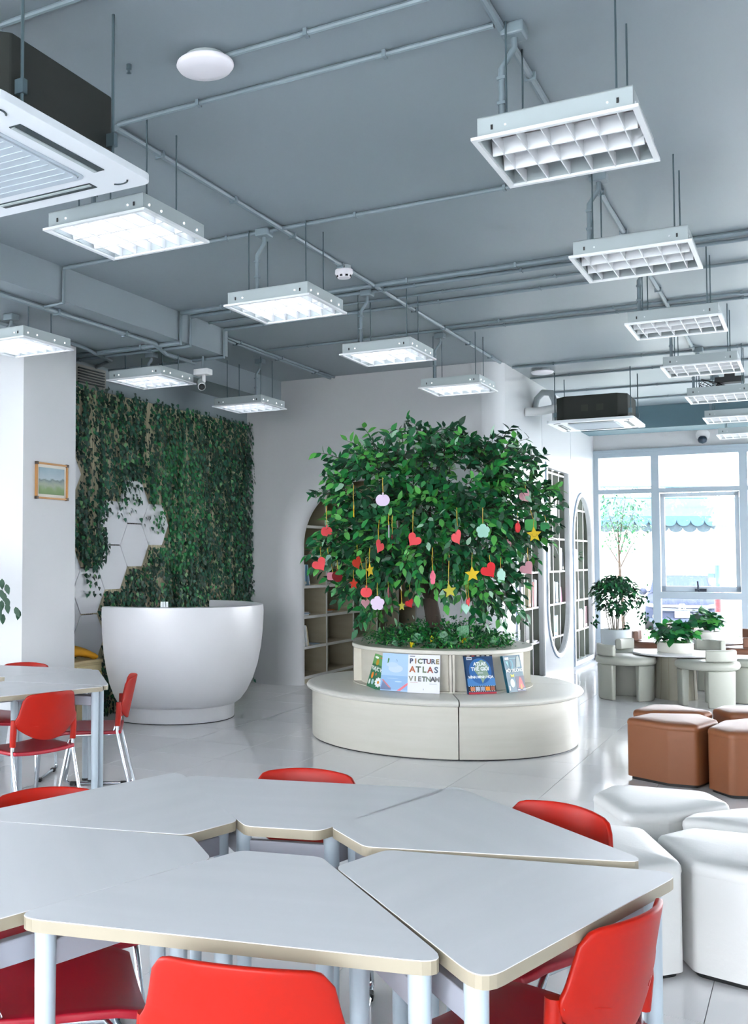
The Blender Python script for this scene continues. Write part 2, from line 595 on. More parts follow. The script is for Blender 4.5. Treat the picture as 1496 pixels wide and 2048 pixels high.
# keep clean sources for the copies before rods are added
PURE = {k: copy_tree(proto[k]) for k in proto}
ROWS = {
    'R': (False, -0.80, (4.37, 6.14, 7.95, 9.78, 11.6, 13.42, 15.25), 'row of unlit lights on the right'),
    'L': (True, -2.88, (4.37, 6.12, 7.93, 9.77), 'row of lit lights above the tree bench'),
    'M': (True, -5.13, (6.15, 7.94, 9.80), 'row of lit lights above the reception desk'),
}
NEAR = ['nearest', 'second', 'third', 'fourth', 'fifth', 'sixth', 'farthest']
for key, (on, x, yf, grp) in ROWS.items():
    for k, y in enumerate(yf):
        nm = 'farthest' if k == len(yf) - 1 else NEAR[k] + ('' if k == 0 else ' from the front')
        if key == 'R':
            lab = 'unlit white louvred ceiling light, %s in the right-hand row' % nm
        elif key == 'L':
            lab = 'lit white louvred ceiling light, %s in the row leading over the tree' % nm
        else:
            lab = 'lit white louvred ceiling light, %s in the row by the green wall' % nm
        t = put_light(on, x, y, lab, grp)
        zt = SOF if (key == 'M' and y < 8.4) else (3.27 if (key == 'R' and k == 6) else CE)
        rods_for(t, zt)
for p_ in PURE.values():
    for c_ in list(p_.children): bpy.data.objects.remove(c_)
    bpy.data.objects.remove(p_)

t = thing('added_batten_light', 'added batten light on the passage ceiling, unseen above the arch', 'ceiling light', (-4.3, 12.4, 2.8))  # unseen lamp added to brighten the bookcase inside the arch
g = G(); g.box(-.04, .04, -.6, .6, -.03, 0); g.build('body', m_trim, t)
g = G(); g.tube([(0, -.58, -.045), (0, .58, -.045)], .014, 8); g.build('tube', mat('added_batten_tube', 'f6f4ee', .3, emit=14.0), t)
# ------------------------------------------------------------------ conduits
m_con = mat('conduit_paint', '76858c', 0.45)
def conduit(label, pts, r=0.013, clips=True, cat='conduit'):
    t = thing('conduit', label, cat, pts[0], group='ceiling conduits')
    p0 = Vector(pts[0])
    g = G(); g.tube([Vector(p) - p0 for p in pts], r, 8)
    g.build('pipe', m_con, t, smooth=40)
    if clips:
        a, b = Vector(pts[0]), Vector(pts[1])
        for i in range(1, len(pts)):
            a, b = Vector(pts[i - 1]), Vector(pts[i])
            if abs(a.z - b.z) > .02: continue
            L_ = (b - a).length; n_ = int(L_ / 0.75)
            d = (b - a).normalized()
            for j in range(n_):
                q = a + d * (j + .5) * L_ / n_ - p0
                R_ = d.to_track_quat('X', 'Z').to_matrix().to_4x4()
                gg = G(); gg.box(-.008, .008, -r * 1.5, r * 1.5, -r * 1.25, r * 1.2, T=Matrix.Translation(q) @ R_)
                gg.build('clip', m_con, t)
    return t
zc = CE - 0.015
def hx(y, x0, x1, label, r=0.012): return conduit(label, [(x0, y, zc - (r - .013)), (x1, y, zc - (r - .013))], r)
hx(3.61, -2.07, 0.2, 'grey conduit running right from the round ceiling speaker at top')
hx(3.93, -2.83, -1.04, 'grey conduit from the near cassette to the top junction box')
hx(2.95, -4.2, -2.2, 'short grey conduit at the very top left corner')
conduit('long grey conduit running from the near cassette to the arched wall', [(-2.86, 3.95, zc), (-2.86, 10.9, zc)], 0.017)
conduit('grey conduit crossing behind the nearest lights and down the soffit face', [(-1.02, 5.72, zc), (-4.59, 5.72, zc), (-4.595, 5.72, SOF - .02), (-4.8, 5.74, SOF - .02)], 0.012)
conduit('upper of four grey conduits bending down the soffit', [(0.2, 7.29, zc), (-4.59, 7.29, zc), (-4.595, 7.29, SOF - .02), (-7.0, 7.29, SOF - .02)], 0.017)
conduit('second of four grey conduits bending down the soffit', [(0.2, 7.45, zc), (-4.59, 7.45, zc), (-4.595, 7.45, SOF - .02), (-7.0, 7.45, SOF - .02)], 0.013)
hx(7.75, -4.59, -1.2, 'thin grey conduit ending above the white camera', 0.010)
conduit('lowest of four grey conduits bending down the soffit', [(0.2, 8.03, zc), (-4.59, 8.03, zc), (-4.595, 8.03, SOF - .02), (-6.0, 8.03, SOF - .02)], 0.012)
hx(8.97, -2.83, 0.0, 'upper grey conduit of the pair crossing over the tree')
hx(9.15, -2.83, 0.0, 'lower grey conduit of the pair crossing over the tree')
hx(9.07, -4.7, -2.9, 'grey conduit crossing to the row by the green wall')
hx(11.25, -2.82, -0.2, 'grey conduit at the head of the oval bookcase wall', 0.014)
hx(12.06, -2.82, -0.2, 'grey conduit above the far cassette air conditioner')
hx(13.26, -2.82, 0.4, 'grey conduit behind the far cassette air conditioner')
hx(14.31, -2.82, 0.4, 'grey conduit nearest the dark window beam')
conduit('grey conduit linking the right-hand row of lights along the ceiling', [(-1.02, 3.2, zc), (-1.02, 11.4, zc)], 0.016)
conduit('thinner grey conduit beside the bulkhead ending at the arched wall', [(-4.74, 8.14, zc), (-4.74, 10.83, zc)], 0.013)
conduit('thicker grey conduit beside the bulkhead ending at the arched wall', [(-4.79, 8.14, zc - .004), (-4.79, 10.83, zc - .004)], 0.017)
conduit('grey conduit along the underside of the soffit edge', [(-4.8, 2.0, SOF - .022), (-4.8, 7.2, SOF - .022), (-4.95, 7.6, SOF - .03), (-4.95, 8.1, SOF - .03)], 0.02)
conduit('grey conduit under the soffit towards the picture column', [(-5.35, 2.0, SOF - .02), (-5.42, 7.0, SOF - .02), (-5.55, 7.6, SOF - .03), (-6.0, 7.9, SOF - .02)], 0.017)
# junction boxes and drops to the lights
def drop(x, y, ztop, label):
    t = thing('conduit_drop', label, 'conduit', (x, y, ztop), group='conduit drops to the lights')
    g = G(); g.box(-.045, .045, -.045, .045, -.05, 0); g.build('junction_box', m_con, t, bevel=.008)
    L_ = ztop - LZ1
    g = G()
    if L_ > .3:
        g.tube([(0.0, 0, -.05), (0, 0, -.09), (-.05, 0, -.16), (-.05, 0, -L_)], 0.013, 8)
    else:
        g.tube([(0.0, 0, -.05), (0, 0, -.07), (-.03, 0, -.1), (-.03, 0, -L_)], 0.013, 8)
    g.build('pipe', m_con, t, smooth=60)
    for q in ((-.05, -.2), (-.05, -.3)):
        if L_ > .35:
            gg = G(); gg.box(q[0] - .016, q[0] + .016, -.016, .016, q[1] - .006, q[1] + .006); gg.build('clip', m_con, t)
for k, y in enumerate((4.0, 5.8, 7.6, 9.4, 11.2, 13.1)):
    drop(-0.98, y, CE, 'grey conduit drop to the %s light of the right-hand row' % NEAR[k])
for k, y in enumerate((4.0, 5.72, 7.45, 9.25)):
    drop(-2.98, y, CE, 'grey conduit drop to the %s light over the tree row' % NEAR[k])
for k, (x, y, z) in enumerate(((-5.2, 5.85, SOF), (-5.1, 7.6, SOF), (-5.0, 9.5, CE))):
    drop(x, y, z, 'grey conduit drop to the %s light of the green wall row' % NEAR[k])

# ------------------------------------------------------------------ cassette air conditioners
m_acb = mat('ac_body_foam', '1c211d', 0.75)
m_acp = mat('ac_panel', 'dfe5ea', 0.35)
m_acg = mat('ac_grille', 'b3bfc9', 0.45)
m_slot = mat('ac_slot', '2b3a3f', 0.5)
def make_ac(label, x, y, zp, rodtop):
    t = thing('cassette_air_conditioner', label, 'air conditioner', (x, y, 0))
    h = 0.375; c = 0.09
    octo = [(-h + c, -h), (h - c, -h), (h, -h + c), (h, h - c), (h - c, h), (-h + c, h), (-h, h - c), (-h, -h + c)]
    g = G(); g.plate(octo, [], zp + .03, zp + .30, XY); body = g.build('body', m_acb, t, bevel=.008)
    for k in (-1, 1):
        g = G(); g.tube([(k * .08 + .02, -h - .0, zp + .16), (k * .08 + .02, -h - .004, zp + .16)], 0.05, 4); g.build('knockout', mat('ac_knockout', '2b2f28', 0.7), body)
    P_ = 0.455
    g = G(); g.plate(roundpoly([(-P_, -P_), (P_, -P_), (P_, P_), (-P_, P_)], .05), [], zp, zp + .03, XY)
    pan = g.build('panel', m_acp, t, bevel=.012)
    g = G(); g.plate(roundpoly([(-.27, -.27), (.27, -.27), (.27, .27), (-.27, .27)], .04), [roundpoly([(-.255, -.255), (.255, -.255), (.255, .255), (-.255, .255)], .035)], zp - .004, zp, XY)
    g.build('grille_frame', m_acg, pan)
    g = G(); g.plate(roundpoly([(-.25, -.25), (.25, -.25), (.25, .25), (-.25, .25)], .03), [], zp - .008, zp + .001, XY)
    gr = g.build('intake_grille', m_acg, pan)
    for k in range(10):
        yy = -.22 + k * .049
        g = G(); g.box(-.24, .24, yy - .002, yy + .002, zp - .0105, zp - .008); g.build('grille_bar', mat('ac_grille_bar', 'bcc8d1', .45), gr)
    for a in range(4):
        T = Matrix.Rotation(a * PI / 2, 4, 'Z')
        g = G(); g.box(-.24, .24, -.375, -.325, zp - .003, zp + .001, T=T); v_ = g.build('outlet_slot', m_slot, pan)
        g = G(); g.box(-.235, .235, -.345, -.331, zp - .007, zp - .003, T=T); g.build('vane', m_hous, v_)
        g = G()
        pa = arcpts(.35, -.35, .045, -PI / 3, PI / 4, 6)
        g.tube([T @ Vector((p[0], p[1], zp - .001)) for p in pa], .004, 5); g.build('corner_groove', m_slot, pan)
    for sx_ in (-1, 1):
        for sy_ in (-1, 1):
            g = G(); g.tube([(sx_ * .40, sy_ * .26, zp + .04), (sx_ * .40, sy_ * .26, rodtop)], .006, 6); g.build('hanging_rod', m_rod, t)
            g = G(); g.box(sx_ * .395 - .018, sx_ * .395 + .018, sy_ * .26 - .012, sy_ * .26 + .012, zp + .09, zp + .14); g.build('bracket', m_rod, t)
    return t
make_ac('white cassette air conditioner with black body at the upper left corner', -2.68, 2.87, 2.975, CE)
ac = make_ac('white cassette air conditioner hung beside the oval bookcase wall', -2.12, 12.18, 2.985, CE)
m_pipe = mat('insulation_white', 'd8dcdd', 0.6)
g = G(); g.tube([(XO, 11.92, 3.16), (-2.7, 11.95, 3.16), (-2.5, 11.98, 3.19)], .05, 10)
tag(g.build('refrigerant_pipe', m_pipe, smooth=50), 'white insulated pipe from the wall into the far air conditioner', 'pipe')
g = G(); g.tube([(XO, 12.35, 3.2), (-2.80, 12.3, 3.36), (-2.72, 12.25, 3.42), (-2.62, 12.2, 3.40), (-2.58, 12.2, 3.3), (-2.57, 12.2, 3.05), (-2.5, 12.2, 3.04)], .035, 10)
tag(g.build('drain_hose', mat('hose_grey', 'b9c3c6', .6), smooth=60), 'curved grey hose looping up behind the far air conditioner', 'hose')

# ------------------------------------------------------------------ ceiling speakers, detector, cameras, fan, vent
def disc_speaker(label, x, y):
    t = thing('ceiling_speaker', label, 'speaker', (x, y, CE))
    g = G(); g.lathe([(0, 0), (.085, 0), (.085, -.03), (0.0, -.03)], 24); g.build('base', m_hous, t, smooth=40)
    g = G(); g.lathe([(0, -.028), (.118, -.028), (.12, -.036), (.11, -.05), (.06, -.058), (0, -.06)], 32); g.build('cover', mat('speaker_white', 'e6e4ea', .4), t, smooth=60)
disc_speaker('white round disc on the ceiling right of the near cassette', -2.15, 3.60)
disc_speaker('white round disc on the ceiling by the oval bookcase wall', -2.58, 11.6)
t = thing('smoke_detector', 'small white smoke detector on the long ceiling conduit', 'detector', (-2.87, 6.74, CE))
g = G(); g.lathe([(0, 0), (.05, 0), (.05, -.03), (0, -.03)], 20); g.build('base', m_hous, t, smooth=40)
g = G(); g.lathe([(0, -.03), (.062, -.03), (.064, -.055), (.05, -.075), (.045, -.088), (0, -.09)], 24); cov = g.build('cover', MATS['speaker_white'], t, smooth=40)
for k in range(8):
    a = k * PI / 4; T = Matrix.Rotation(a, 4, 'Z'); g = G(); g.box(.046, .053, -.009, .009, -.083, -.066, T=T); g.build('vent_slot', m_dark, cov)
t = thing('security_camera', 'white bullet security camera below the soffit corner', 'camera', (-4.79, 7.98, SOF))
g = G(); g.tube([(0, 0, 0), (0, 0, -.12)], .011, 8); g.build('drop_pole', m_con, t)
g = G(); g.box(-.075, .075, -.05, .05, -.175, -.12); g.build('junction_box', m_trim, t, bevel=.008)
g = G(); g.tube([(0.01, 0, -.175), (0.01, 0, -.23), (-.01, -.02, -.255)], .017, 8); g.build('arm', m_trim, t, smooth=50)
ax = Vector((.5, -.75, -.42)).normalized()
g = G(); p_ = Vector((-.01, -.01, -.26)); g.tube([p_ - ax * .075, p_ + ax * .08], .036, 14); cb = g.build('camera_body', m_trim, t, smooth=40)
g = G(); g.tube([p_ + ax * .08, p_ + ax * .083], .03, 14); lf = g.build('lens_face', m_dark, cb)
g = G(); g.tube([p_ + ax * .083, p_ + ax * .085], .011, 10); g.build('lens', mat('lens_glass', '40484c', .1), cb)
t = thing('dome_camera', 'small dark ball camera on a white base above the window', 'camera', (-1.37, YW, 3.23))
g = G(); g.tube([(0, 0, 0), (0, -.05, 0)], .09, 16); g.build('base', m_trim, t, smooth=40)
g = G(); g.lathe([(0, -.11), (.05, -.09), (.062, -.05), (.05, -.015), (.03, 0), (0, 0)], 16); b_ = g.build('ball', mat('ball_navy', '203040', .3), t, smooth=60)
b_.location = (0, -.08, -.02)
# wall fan hung from the ceiling
t = thing('ceiling_fan', 'black wire cage fan hung from the ceiling behind the unlit lights', 'fan', (-0.78, 12.35, CE))
g = G(); g.box(-.05, .05, -.05, .05, -.16, 0); g.box(-.14, .14, -.07, .07, -.2, -.14); g.build('bracket', m_dark, t)
Tf = Matrix.Translation((-.12, -.05, -.3)) @ Matrix.Rotation(math.radians(32), 4, 'Y') @ Matrix.Rotation(math.radians(10), 4, 'X')
g = G(); g.tube([Tf @ Vector((0, 0, .1)), Tf @ Vector((0, 0, -.02))], .05, 12); g.build('motor', m_dark, t, smooth=40)
g = G()
for r_, z_ in ((.21, 0), (.15, -.05), (.21, .05), (.08, -.07)):
    pa = [Tf @ Vector((r_ * math.cos(a * PI / 12), r_ * math.sin(a * PI / 12), z_)) for a in range(25)]
    g.tube(pa, .004, 5, cap=False)
for k in range(24):
    a = k * PI / 12; c_, s_ = math.cos(a), math.sin(a)
    g.tube([Tf @ Vector((.05 * c_, .05 * s_, -.07)), Tf @ Vector((.15 * c_, .15 * s_, -.05)), Tf @ Vector((.21 * c_, .21 * s_, 0)), Tf @ Vector((.2 * c_, .2 * s_, .05)), Tf @ Vector((.06 * c_, .06 * s_, .09))], .0022, 4, cap=False)
g.build('wire_cage', m_dark, t)
for k in range(3):
    T = Tf @ Matrix.Rotation(k * 2 * PI / 3, 4, 'Z') @ Matrix.Rotation(.4, 4, 'X')
    g = G(); g.box(.03, .18, -.045, .045, -.003, .003, T=T); g.build('blade', mat('fan_blade', '39474c', .4), t)
# vent grille above the green wall
t = thing('air_vent', 'dark slatted air vent above the left end of the ivy', 'vent', (XG, 7.74, 3.19))
g = G(); g.box(0, .025, -.24, .24, -.09, .11); g.build('frame', mat('vent_frame', '8f8f88', .5), t)
for k in range(6):
    g = G(); g.box(.022, .045, -.2, .2, -.06 + k * .026, -.05 + k * .026); g.build('slat', mat('vent_slat', '2f3a3a', .5), t)
t = thing('sprinkler', 'tiny metal sprinkler stub on the ceiling near the cassette', 'sprinkler', (-2.46, 3.49, CE))
g = G(); g.lathe([(0, 0), (.012, 0), (.012, -.02), (.006, -.022), (.006, -.035), (.011, -.037), (0, -.04)], 10); g.build('nozzle', m_rod, t, smooth=40)
# ------------------------------------------------------------------ books
m_pages = mat('book_pages', 'e8e4da', 0.7)
BMAT = {}
def bmat(c):
    return mat('book_cover_' + c, c, 0.4)
def book_mesh(th, h, d, colour):
    """standing book: spine towards +x at x=0, thickness along y, one mesh of cover boards and recessed page block"""
    g = G(); c = 0.0025
    g.box(-d, 0, 0, c, 0, h, m=0); g.box(-d, 0, th - c, th, 0, h, m=0); g.box(-c, 0, c, th - c, 0, h, m=0)
    g.box(-d + .005, -c, c, th - c, .004, h - .004, m=1)
    return g
def put_book(label, x, y, z, th, h, d, colour, lean=0.0, flat=False, yaw=0.0, group=None, sticker=False):
    g = book_mesh(th, h, d, colour)
    o = g.build('book', [bmat(colour), m_pages])
    if sticker:
        s_ = G(); s_.box(0, .0012, .002, th - .002, .015, .05); s_.build('spine_sticker', m_pages, o)
    if flat:
        o.rotation_euler = (-PI / 2, 0, yaw)
        o.location = (x, y, z + th)
        o.rotation_euler = (PI / 2, 0, yaw); o.location = (x, y, z); 
        o.rotation_euler = (-PI / 2, 0, yaw); o.location = (x, y, z + th)
    else:
        o.rotation_euler = (math.radians(lean), 0, yaw)
        o.location = (x, y, z)
    tag(o, label, 'book', group)
    return o
COLN = {'e4e7ea': 'white', 'cfd8dd': 'pale grey', '8fb0c8': 'light blue', '2f6f96': 'blue', '3d4c55': 'dark grey', 'd8cfae': 'cream', 'c96f35': 'orange', 'b8322a': 'red', 'e3c92b': 'yellow', 'd86b9a': 'pink', '3c7a48': 'green', '2c4a34': 'dark green', '1b232a': 'black', '22344f': 'navy', '6d5a78': 'purple', 'a9a3c4': 'lilac', '4d6b86': 'slate blue', '5a2f35': 'maroon'}
def row(x, y, z, specs, place, lean=0.0, group=None, gap=0.001):
    """specs: (thickness, height, depth, colour)"""
    h_first = None
    for k, (th, hh, d, c) in enumerate(specs):
        lab = '%s book, %s from the left on %s' % (COLN[c], ORD[k], place)
        if lean:   # leaning back to the left: pivot at foot
            off = 0.0
            put_book(lab, x, y + off, z + 0.001, th, hh, d, c, lean=lean, group=group, sticker=th > .015)
            y += th / math.cos(math.radians(lean)) + gap
        else:
            put_book(lab, x, y, z + 0.001, th, hh, d, c, group=group, sticker=th > .015)
            y += th + gap
    return y

# ------------------------------------------------------------------ bookcase inside the arch
m_olive = mat('bookcase_board', 'a9a28c', 0.55, noise=('9c957e', (2, 2, 14), 0.25))
bc = thing('bookcase', 'tall pale wooden grid bookcase seen through the white arch', 'bookcase', (-5.24, 10.97, 0))
g = G(); g.box(-.36, -.34, 0, 4.02, 0, 2.6); g.build('back_panel', m_olive, bc)
PY = [0.0, .73, 1.58, 2.41, 3.25, 4.0]
for k, y in enumerate(PY):
    g = G(); g.box(-.34, 0, y - .017, y + .017, 0, 2.6); po = g.build('upright', m_olive, bc)
    g = G(); g.box(0, .004, y - .018, y + .018, 0, 2.6); g.build('edging', m_shelf_edge, po)
SZ = [.09, .44, .80, 1.16, 1.52, 1.88, 2.24, 2.58]
for z in SZ:
    for k in range(5):
        g = G(); g.box(-.34, -.004, PY[k] + .017, PY[k + 1] - .017, z - .03, z); sh = g.build('shelf', m_olive, bc)
        g = G(); g.box(-.004, .002, PY[k] + .017, PY[k + 1] - .017, z - .032, z + .001); g.build('edging', m_shelf_edge, sh)
g = G(); g.box(-.03, -.01, 0, 4.0, 0, .06); g.build('plinth', m_olive, bc)
BX = -5.25
gA = 'books in the arch bookcase'
W_, P1, LB, BL, DG, CR = 'e4e7ea', 'cfd8dd', '8fb0c8', '2f6f96', '3d4c55', 'd8cfae'
row(BX, 11.0, 1.52, [(.025, .27, .2, DG), (.02, .26, .2, P1), (.018, .25, .2, CR)], 'the upper arch shelf', 0, gA)
y = row(BX, 11.0, 1.16, [(.03, .26, .2, W_), (.022, .25, .2, CR), (.022, .25, .2, P1), (.026, .25, .2, W_), (.022, .25, .2, LB), (.02, .25, .2, BL)], 'the middle arch shelf', 0, gA)
put_book('light blue book leaning at the end of the middle shelf row inside the arch', BX, y + .075, 1.161, .024, .25, .2, LB, lean=14, group=gA, sticker=True)
put_book('thin cream booklet lying flat beside the leaning books inside the arch', BX - .02, 11.40, 1.161, .008, .2, .24, CR, flat=True, group=gA)
y = 11.0
for k, (th, hh, c, l_) in enumerate(((.026, .25, 'cfd8dd', 0), (.02, .265, W_, 3), (.02, .25, W_, 6), (.022, .25, P1, 9), (.022, .25, W_, 12), (.014, .24, CR, 16))):
    put_book('%s leaning book, %s from the left on the low arch shelf' % (COLN[c], ORD[k]), BX, y + .255 * math.sin(math.radians(l_)), .441, th, hh, .2, c, lean=l_, group=gA, sticker=True)
    y += th + .005
put_book('thin blue-grey booklet lying flat on the low arch shelf', BX - .02, 11.37, .441, .008, .2, .26, '8fb0c8', flat=True, group=gA)
rb = random.Random(4)
for (yy, z, cols, what) in ((11.05, .80, (W_, P1, LB, W_), 'of the leftmost flat stack'), (11.75, .80, (W_, P1, LB, 'c96f35'), 'of the stack topped with orange'), (11.75, 1.16, (W_, P1, W_), 'of the stack behind the dark red apple')):
    z0 = z + .001
    for k, c in enumerate(cols):
        put_book('%s magazine, %s from the bottom %s' % (COLN[c], ORD[k], what), BX - .02 - rb.random() * .04, yy + rb.random() * .08, z0, .009, .22, .45 * .6, c, flat=True, group=gA)
        z0 += .0095

# ------------------------------------------------------------------ bookcases in the oval wall
m_unit = mat('unit_board', '9aa196', 0.5)
m_uedge = mat('unit_edging', 'eceef0', 0.35)
def unit(label, y0, y1, posts, ztop):
    t = thing('built_in_bookcase', label, 'bookcase', (XO - .05, y0, 0), group='built-in bookcases of the oval wall')
    g = G(); g.box(-.34, -.32, 0, y1 - y0, .05, ztop); g.build('back_panel', m_unit, t)
    g = G(); g.box(-.32, 0, -.02, 0, .05, ztop); g.build('side_panel', m_unit, t)
    g = G(); g.box(-.32, 0, y1 - y0, y1 - y0 + .02, .05, ztop); g.build('side_panel', m_unit, t)
    for p in posts:
        g = G(); g.box(-.32, -.003, p - y0 - .009, p - y0 + .009, .05, ztop); po = g.build('upright', m_unit, t)
        g = G(); g.box(-.003, 0, p - y0 - .01, p - y0 + .01, .05, ztop); g.build('edging', m_uedge, po)
    for z in (.08, .49, .907, 1.325, 1.742, 2.165, 2.58):
        if z > ztop: continue
        g = G(); g.box(-.32, -.004, 0, y1 - y0, z - .02, z); sh = g.build('shelf', m_unit, t)
        g = G(); g.box(-.004, .002, 0, y1 - y0, z - .022, z + .001); g.build('edging', m_uedge, sh)
    return t
unit('built-in bookcase behind the arched opening nearest the tree', 11.42, 12.72, (11.61, 11.99, 12.365), 2.38)
unit('built-in bookcase behind the opening with square top and rounded foot', 12.92, 14.24, (13.125, 13.50, 13.878), 2.63)
unit('built-in bookcase behind the arched opening nearest the window', 14.49, 15.81, (14.655, 15.067, 15.462), 2.38)
UX = XO - .055
gB = 'books in the oval wall'
def ub(desc, y, z, th, h, c, lean=0, d=.22, x=UX):
    put_book(desc, x, y, z + .001, th, h, d, c, lean=lean, group=gB, sticker=th > .03)
def cover_out(desc, y, z, w, h, c, th=.03, x=UX, tilt=8):
    g = G(); g.box(-th, 0, 0, w, 0, h, m=0); g.box(-th + .004, -.004, -.001, w - .004, .003, h + .001, m=1)
    o = g.build('book', [bmat(c), m_pages]); o.location = (x - .02, y, z + .001); o.rotation_euler = (0, -math.radians(tilt), 0)
    tag(o, desc, 'book', gB); return o
ub('dark grey tall book at the far left of the bright book row', 11.54, .907, .035, .30, DG)
cover_out('yellow and pink picture book facing out on the bright book row', 11.64, .907, .15, .24, 'e3c92b')
ub('lilac book beside the yellow picture book', 11.84, .907, .05, .25, 'a9a3c4'); ub('pale grey book beside the lilac book', 11.90, .907, .06, .25, P1)
cover_out('green and blue picture book facing out on the bright book row', 12.03, .907, .13, .25, '3c7a48')
ub('cream thin book right of the green picture book', 12.20, .907, .03, .26, CR); ub('orange book on the bright book row', 12.25, .907, .05, .26, 'c96f35')
ub('red edged book leaning on the bright book row', 12.40, .907, .03, .30, 'b8322a', -6); ub('big white book leaning at the right end of the bright book row', 12.47, .907, .12, .33, W_, -6)
ub('black book standing on the low shelf of the first oval wall bookcase', 11.68, .49, .13, .19, '1b232a'); ub('black speckled box file on the low shelf next to it', 12.05, .49, .16, .26, '1b232a')
put_book('white booklet lying flat on the low shelf of the first oval wall bookcase', UX, 12.42, .491, .02, .2, .2, W_, flat=True, group=gB)
ub('thick black binder left of the small dark plant', 13.16, 1.325, .14, .32, '1b232a'); ub('navy binder next to the black binder', 13.31, 1.325, .05, .31, '22344f')
ub('tall white folder right of the middle plant', 13.92, 1.325, .10, .30, 'cfd8dd', -6); ub('black folder at the end beside the white folder', 14.06, 1.325, .08, .24, '1b232a')
ub('black book in the middle row of the rounded foot bookcase', 13.54, .907, .08, .28, '1b232a'); ub('slate blue book in the middle row of the rounded foot bookcase', 13.66, .907, .05, .27, '4d6b86', 4); ub('light blue book in the middle row of the rounded foot bookcase', 13.73, .907, .05, .27, '8fb0c8', 4)
ub('white book leaning in the middle row of the rounded foot bookcase', 13.92, .907, .04, .25, W_, 12); ub('thin pink book leaning in the middle row', 13.98, .907, .03, .2, 'd86b9a', 14)
cover_out('green hardback facing out on the low shelf of the rounded foot bookcase', 13.16, .49, .30, .27, '2c4a34'); ub('blue book beside the green hardback', 13.53, .49, .14, .26, '2f6f96'); ub('white book beside the blue book on the low shelf', 13.69, .49, .05, .26, W_)
ub('first white folder on the upper shelf nearest the window', 14.70, 1.325, .16, .25, 'cfd8dd'); ub('second white folder leaning on the upper shelf nearest the window', 14.90, 1.325, .12, .29, W_, -6)
ub('purple book on the middle shelf nearest the window', 14.70, .907, .14, .27, '6d5a78'); ub('maroon book on the middle shelf nearest the window', 14.86, .907, .08, .26, '5a2f35'); ub('slate blue book on the middle shelf nearest the window', 15.10, .907, .06, .26, '4d6b86')
cover_out('pale book with a grey figure facing out near the window', 14.68, .49, .33, .27, 'cfd8dd'); ub('blue book on the low shelf nearest the window', 15.10, .49, .22, .28, '2f6f96'); ub('white book right of the blue one nearest the window', 15.34, .49, .05, .26, W_); ub('maroon book at the dark end nearest the window', 15.49, .49, .2, .3, '5a2f35')
# white notice card on the shelf edge
g = G(); g.box(0, .004, 13.36, 13.72, 2.03, 2.33)
tag(g.build('notice_card', mat('card_white', 'eef2f4', .5)), 'blank white square card fixed to the shelf edge', 'card').location = (XO - .045, 0, 0)

# ------------------------------------------------------------------ left wall: slats, hexagon panels, ivy
m_slat = mat('bamboo_slat', 'ddd4b8', 0.6, noise=('c6bd9c', (1.5, 20, 1.5), 0.3))
g = G()
rs = random.Random(3)
y = 7.03
while y < YA:
    w = .022 + rs.random() * .012
    n_ = 4
    v, f = [], []
    for z in (0.0, 3.1):
        for k in range(n_ + 1):
            a = PI * k / n_
            v.append((XG + .004 + .012 * math.sin(a), y + w / 2 - w / 2 * math.cos(a), z))
    f = [(k, k + 1, n_ + 2 + k, n_ + 1 + k) for k in range(n_)]
    g.add(v, f); y += w + .004
g.build('slat_backing', m_slat, wall_left, smooth=60, kind='stuff')
m_hex = mat('hex_panel_white', 'e6e8ec', 0.4)
m_strip = mat('hex_strip_dark', '4c4a4a', 0.5)
HEX = [(0, 0, 'centre'), (-1, 1, 'upper left'), (1, 1, 'right hand'), (-1, -1, 'lower left'), (0, 2, 'topmost'), (-2, -2, 'low'), (-2, -4, 'bottom'), (-3, -1, 'leftmost lower'), (-3, -3, 'leftmost bottom'), (-3, 3, 'far left upper')]
HL = {'centre': 'white hexagon panel in the middle of the cluster', 'upper left': 'white hexagon panel left of the trailing ivy, edge overgrown', 'right hand': 'white hexagon panel at the right end of the cluster', 'lower left': 'white hexagon panel below and left of the middle one', 'topmost': 'topmost white hexagon panel half hidden by trailing ivy', 'low': 'white hexagon panel beside the column, above the lowest', 'bottom': 'lowest white hexagon panel above the yellow bag', 'leftmost lower': 'white hexagon panel mostly hidden by the column, upper', 'leftmost bottom': 'white hexagon panel mostly hidden by the column, lower', 'far left upper': 'white hexagon corner peeking out beside the column high up'}
hexc = []
for i, j, nm in HEX:
    cyy, czz = 8.445 + .372 * i, 1.617 + .2165 * j
    hexc.append((cyy, czz))
    g = G(); g.plate([(.243 * math.cos(k * PI / 3), .243 * math.sin(k * PI / 3)) for k in range(6)], [], 0, .03, YZ)
    t = tag(g.build('hexagon_panel', m_hex, bevel=.004), HL[nm], 'wall panel', 'white hexagon panels on the ivy wall')
    t.location = (XG + .018, cyy, czz)
    if nm in ('centre', 'lower left', 'low'):
        for k in range(5):
            g = G(); g.box(0, .028, -.1 + k * .045, -.068 + k * .045, .2105, .2225); g.build('clip_strip', m_strip, t)

